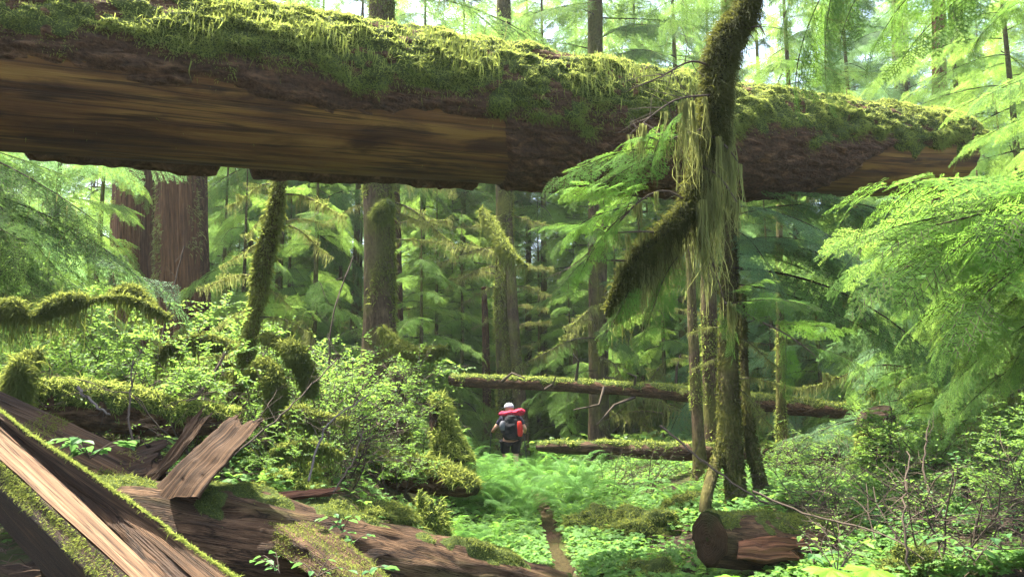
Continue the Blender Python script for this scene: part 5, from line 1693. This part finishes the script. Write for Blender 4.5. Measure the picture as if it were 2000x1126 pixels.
seedling("broad-leaved plant drooping over the weathered slab", 175, 895, 4.5, 7, .085, .22, 5, spread=1.3)
seedling("small leafy plant against the foot of the thin slat", 300, 885, 5.0, 4, .05, .16, 4, 'shrub')
seedling("seedling at the bottom edge below the decayed log's bark slab", 545, 1118, 3.9, 4, .05, .14, 3)
seedling("seedling at the bottom edge right of the bark slab's end", 620, 1125, 3.9, 3, .05, .15, 3)
seedling("trefoil seedling on the decayed log at the bottom edge", 712, 1120, 3.8, 2, .07, .1, 3)
seedling("leafy seedling standing up on top of the decayed log", 668, 1035, 4.6, 3, .06, .16, 4)
seedling("seedling rooted on the decayed log, higher than its neighbours", 690, 1060, 4.5, 2, .055, .1, 4)
seedling("bright leafy plant growing up in front of the sawn log's far end", 1635, 1120, 4.6, 5, .06, .32, 6, 'shrub', spread=.6)
seedling("pale shiny leafy plant at the sawn log's lower side", 1590, 1100, 5.4, 5, .07, .2, 5, spread=1.2)
seedling("leafy plant at the lower right among bare stems", 1905, 1095, 4.8, 5, .07, .3, 5, spread=.9)

# large lit leaves close at the bottom edge
def big_leaf(parent, c, ax, size, up, seed):
    """one broad lobed, toothed leaf blade"""
    r = np.random.default_rng(seed)
    n = 72
    a = np.linspace(-pi, pi, n + 1)[:-1]
    lobes = .72 + .28 * np.abs(np.cos(a * 3.5)) ** .7 - .3 * np.exp(-((np.abs(a) - pi) / .25) ** 2)
    teeth = 1 + .05 * np.where(np.arange(n) % 2, 1, -1)
    R = size * lobes * teeth
    ax = norm(np.array(ax))
    up = norm(np.array(up) - ax * (np.array(up) @ ax))
    sd = np.cross(up, ax)
    V, F = [np.array(c)], []
    rings = []
    for f in (.35, .7, 1.0):
        u, v = R * f * np.cos(a), R * f * np.sin(a) * .9
        h = -.2 * (u * u + v * v) / size + .07 * size * np.cos(a * 7) * f + .02 * size * r.normal(size=n)
        V.append(np.array(c) + u[:, None] * ax + v[:, None] * sd + h[:, None] * up)
    V = np.vstack(V)
    i = np.arange(n)
    j = (i + 1) % n
    T3 = np.stack([0 * i, 1 + i, 1 + j], 1)
    Q = np.concatenate([np.stack([1 + k * n + i, 1 + (k + 1) * n + i, 1 + (k + 1) * n + j, 1 + k * n + j], 1) for k in (0, 1)])
    part("leaf", (V, [T3, Q], 0, None), M['bigleaf'], parent, True)


bp = at(1670, 1220, 2.4)
bl = thing("broadleaf_plant", "large toothed lime-green leaves lit up at the bottom edge, closest to the viewer", "plant", (bp[0], bp[1], float(ground(bp[0], bp[1]))))
root = np.array([bp[0], bp[1], float(ground(bp[0], bp[1]))])
tips = [at(1622, 1112, 2.25), at(1700, 1112, 2.4), at(1432, 1126, 2.3)]
part("stem", thin_tubes([(smooth_path(np.array([root, (root + p) / 2 + [0, .03, .05], p]), 10), .006, .003) for p in tips], 6), M['twig'], bl)
big_leaf(bl, tips[0], (-.8, .25, .1), .075, (.1, -.05, 1), 1)
big_leaf(bl, tips[1], (.85, .2, -.1), .085, (.05, -.1, 1), 2)
big_leaf(bl, tips[2], (-.8, -.5, .05), .055, (0, -.05, 1), 3)

# ------------------------------------------------------------------ ferns
FG = "lady ferns round the hiker and along the trail"
fl = "feathery green lady fern in the fern bed round the hiker's legs and the trail bend"
for i in range(86):
    y = 10.2 + 9.5 * RNG.random() ** .8
    x = trail_x(y) + RNG.choice([-1, -1, 1]) * (RNG.uniform(.22, 1.35))
    if abs(x + .035 * y / 17.5) < .45 and 15.2 < y < 18.2:
        continue
    fern("lady_fern", fl, x, y, RNG.uniform(.5, .85), FG, 'lady', 8)
for px, py, Y, s in ((930, 930, 11.5, .75), (960, 950, 11.0, .8), (990, 970, 10.4, .7), (1020, 985, 10.0, .6), (915, 900, 13, .8), (950, 900, 14, .85), (1040, 940, 12.5, .7), (1090, 930, 13.2, .7), (1130, 925, 13.4, .7)):
    p = at(px, py, Y)
    fern("lady_fern", fl, p[0], Y, s, FG, 'lady', 9)
for px, Y, s, lab in ((1235, 11.6, .8, "sword fern with wide arching fronds left of the thin brown trunk"), (1310, 10.8, .9, "bluish sword fern between the low rotting log and the sawn log"), (1345, 10.2, .7, "sword fern at the foot of the short leaning stem"), (1180, 12.4, .7, "sword fern near the hiker, right of the trail"), (1280, 9.8, .6, "smaller sword fern behind the broad moss mound"), (1530, 9.6, .7, "sword fern behind the leaning mossy stem's foot")):
    fern("sword_fern", lab, at(px, 900, Y)[0], Y, s, "sword ferns on the right bank", 'sword', 11)
for px, Y, s, lab in ((650, 7.8, .4, "small fern tucked under mossy twigs by the small plank"), (1880, 7.2, .5, "small fern under the bare stems on the right"), (1580, 5.6, .35, "small fern beside the sawn log's red slab")):
    fern("small_fern", lab, at(px, 900, Y)[0], Y, s, None, 'lady', 7)

# ------------------------------------------------------------------ ground cover
def cover(name, n, xr, yr, size, hgt, seed, keep, mat):
    r = np.random.default_rng(seed)
    y = yr[0] + (yr[1] - yr[0]) * r.random(n) ** 1.35
    x = r.uniform(-1, 1, n) * (xr[0] + (y - yr[0]) / (yr[1] - yr[0]) * (xr[1] - xr[0]))
    d = x - trail_x(y)
    ok = keep(x, y, d, r)
    x, y = x[ok], y[ok]
    n = len(x)
    z = ground(x, y) + hgt * r.uniform(.25, 1.1, n)
    O = np.stack([x, y, z], -1)
    # three heart-shaped leaflets
    a = np.arange(3) * 2 * pi / 3
    tv, tf = [], []
    for i, b in enumerate(a):
        R2 = np.array([[math.cos(b), -math.sin(b), 0], [math.sin(b), math.cos(b), 0], [0, 0, 1]])
        q = np.array([[0, 0, 0], [.3, -.38, -.05], [.75, -.3, -.16], [.62, 0, -.06], [.75, .3, -.16], [.3, .38, -.05]])
        tv.append(q @ R2.T)
        tf.append(np.array([[0, 1, 2, 3], [0, 3, 4, 5]]) + 6 * i)
    V, F = place(np.concatenate(tv), [np.concatenate(tf)], euler_mats(r.random(n) * 6.28, r.normal(size=n) * .3, r.normal(size=n) * .3, size * r.uniform(.6, 1.3, n)), O)
    return tag(link(name, mesh(name, [(V, F, 0, None)], [M[mat]], False)), kind="stuff")


def keep_near(x, y, d, r):
    p = sm(-.35, .25, fbm(np.stack([x * .8, y * .8, 0 * x], -1), 61, 3) + .12)
    p = p * np.where(d < -1.6, .25, 1) * (abs(d) > .08 + .11 * r.random(len(x)))
    p = np.maximum(p, ((abs(d) < .9) & (abs(d) > .09 + .1 * r.random(len(x)))) * .95)
    return r.random(len(x)) < p


cover("clover_carpet", 120000, (3.6, 9), (5.4, 20), .045, .17, 3, keep_near, 'cover')
cover("leafy_undergrowth", 26000, (14, 40), (17, 60), .17, .6, 4, lambda x, y, d, r: (r.random(len(x)) < sm(-.4, .3, fbm(np.stack([x * .4, y * .4, 0 * x], -1), 65, 3)) + .25) & ((y > 19) | (abs(d) > 1.2)), 'shrub')
n = 3200
r = np.random.default_rng(8)
y = r.uniform(2.8, 12, n)
x = np.where(r.random(n) < .75, -r.uniform(.6, 5, n), r.uniform(1.0, 5, n))
z = ground(x, y) + r.uniform(.0, .06, n)
a = r.random(n) * 6.28
l = r.uniform(.05, .3, n)
tws = [(np.array([[x[i], y[i], z[i]], [x[i] + l[i] * .5 * math.cos(a[i]), y[i] + l[i] * .5 * math.sin(a[i]), z[i] + .02], [x[i] + l[i] * math.cos(a[i] + .3), y[i] + l[i] * math.sin(a[i] + .3), z[i] + r.normal() * .03]]), .004, .002) for i in range(n)]
tag(link("twig_litter", mesh("twig_litter", [thin_tubes(tws)], [M['litter']])), kind="stuff")

# ------------------------------------------------------------------ the hiker
HY = 17.5
hx = float(at(997, 800, HY)[0])
hz = float(ground(hx, HY)) + .02
hs_ = (at(990, 786, HY)[2] - hz) / 1.79
body, shirt, shorts, boots, socks, sack, roll, pouch, pocket, straps = HIKER
ps = thing("person", "hiker walking away in grey cap, dark shirt and black shorts, a pole in each hand", "person", (hx, HY, hz))
ps.scale = (hs_ * 1.2, hs_ * 1.15, hs_)


def dress(name, me, mat, parent):
    me.materials.clear()
    me.materials.append(mat)
    return link(name, me, parent)


MS = plain("skin", (.5, .27, .18), .55)
MSH = plain("dark_shirt", (.022, .02, .034), .9, 60)
MBK = plain("black_cloth", (.006, .006, .007), .8, 50, (.014, .014, .016))
dress("body", body, MS, ps)
dress("shirt", shirt, MSH, ps)
dress("shorts", shorts, MBK, ps)
for b in boots:
    dress("boot", b, plain("boot_leather", (.05, .03, .02), .7, 40), ps)
for b in socks:
    dress("sock", b, plain("sock_wool", (.10, .05, .045), .95, 80), ps)
k1, k2 = 12, 28
ph = np.linspace(.02, pi / 2 + .12, k1)[:, None]
th = np.linspace(0, 2 * pi, k2)[None]
cp = np.stack([-.03 + .104 * np.sin(ph) * np.cos(th), .125 + .112 * np.sin(ph) * np.sin(th), 1.685 + .105 * np.cos(ph) + 0 * th], -1)
th2 = np.linspace(.35, pi - .35, 16)[None]
rr_ = np.linspace(.1, .185, 4)[:, None]
bm = np.stack([-.03 + rr_ * np.cos(th2) * .95, .125 + rr_ * np.sin(th2) * 1.05, 1.682 - .25 * (rr_ - .1) + 0 * th2], -1)
bm2 = bm - [0, 0, .008]
cap = link("cap", mesh("cap", [(cp.reshape(-1, 3), [grid_faces(k1, k2)], 0, None), (bm.reshape(-1, 3), [grid_faces(4, 16)], 0, None), (bm2.reshape(-1, 3), [grid_faces(4, 16)[:, ::-1]], 0, None)], [plain("cap_cloth", (.30, .33, .36), .85, 60)]), ps)
bk = thing("backpack", "bulging black backpack with a crimson roll across its top, worn by the hiker", "backpack", (hx, HY, hz))
bk.scale = (hs_ * 1.4, hs_ * 1.15, hs_)
MCR = plain("crimson_cloth", (.30, .008, .03), .7, 45, (.5, .03, .07))
dress("sack", sack, MBK, bk)
dress("bedroll", roll, MCR, bk)
dress("side_pouch", pouch, plain("red_cloth", (.42, .02, .012), .6, 30), bk)
dress("mesh_pocket", pocket, plain("grey_cloth", (.09, .09, .10), .6, 40), bk)
dress("straps", straps, MBK, bk)
for lab, hnd, tip in (("dark trekking pole planted ahead in the hiker's left hand", (-.40, .315, 1.14), (-.46, .42, .0)), ("dark trekking pole slanting behind in the hiker's right hand", (.275, .295, 1.12), (.36, -.35, .0))):
    pt = thing("trekking_pole", lab, "trekking pole", (hx, HY, hz))
    pt.scale = (hs_ * 1.2, hs_ * 1.15, hs_)
    a, b = np.array(hnd), np.array(tip)
    c = a + (b - a) * .14
    sgs = [(np.array([c, c + (b - c) * .5]), .009, .009), (np.array([c + (b - c) * .5, b]), .007, .005)]
    link("shaft", mesh("pole_shaft", [thin_tubes(sgs, 8)], [plain("dark_metal", (.03, .03, .035), .35, 0, None, .8)]), pt)
    link("grip", mesh("pole_grip", [thin_tubes([(np.array([a, (a + c) / 2, c]), .017, .013)], 8)], [MBK]), pt)
    d = b + (a - b) * .05
    link("basket", mesh("pole_basket", [thin_tubes([(np.array([d, d + [0, 0, .008]]), .04, .03)], 12)], [MBK]), pt)

# ferns standing right in front of the hiker's legs
for dx, dy, sc in ((-.25, -.9, .75), (.12, -1.1, .7), (.35, -.8, .7), (-.5, -.6, .8), (0, -1.5, .6), (.5, -1.5, .7), (-.45, -1.5, .75)):
    fern("lady_fern", fl, hx + dx, HY + dy, sc, FG, 'lady', 9)

# ------------------------------------------------------------------ the damp air of the forest
def box(x0, x1, y0, y1, z0, z1):
    V = np.array([[x, y, z] for x in (x0, x1) for y in (y0, y1) for z in (z0, z1)], float)
    F = np.array([[0, 1, 3, 2], [4, 6, 7, 5], [0, 4, 5, 1], [2, 3, 7, 6], [0, 2, 6, 4], [1, 5, 7, 3]])
    return (V, [F], 0, None)


hm_ = bpy.data.materials.new("forest_haze")
hm_.use_nodes = True
ht = hm_.node_tree
ht.nodes.clear()
ho = ht.nodes.new("ShaderNodeOutputMaterial")
hv = ht.nodes.new("ShaderNodeVolumePrincipled")
hv.inputs["Color"].default_value = (.92, .97, .95, 1)
hv.inputs["Density"].default_value = .00045
hv.inputs["Anisotropy"].default_value = .3
ht.links.new(hv.outputs[0], ho.inputs["Volume"])
tag(link("haze", mesh("haze", [box(-95, 95, -15, 115, -4, 60)], [hm_], False)), kind="stuff")
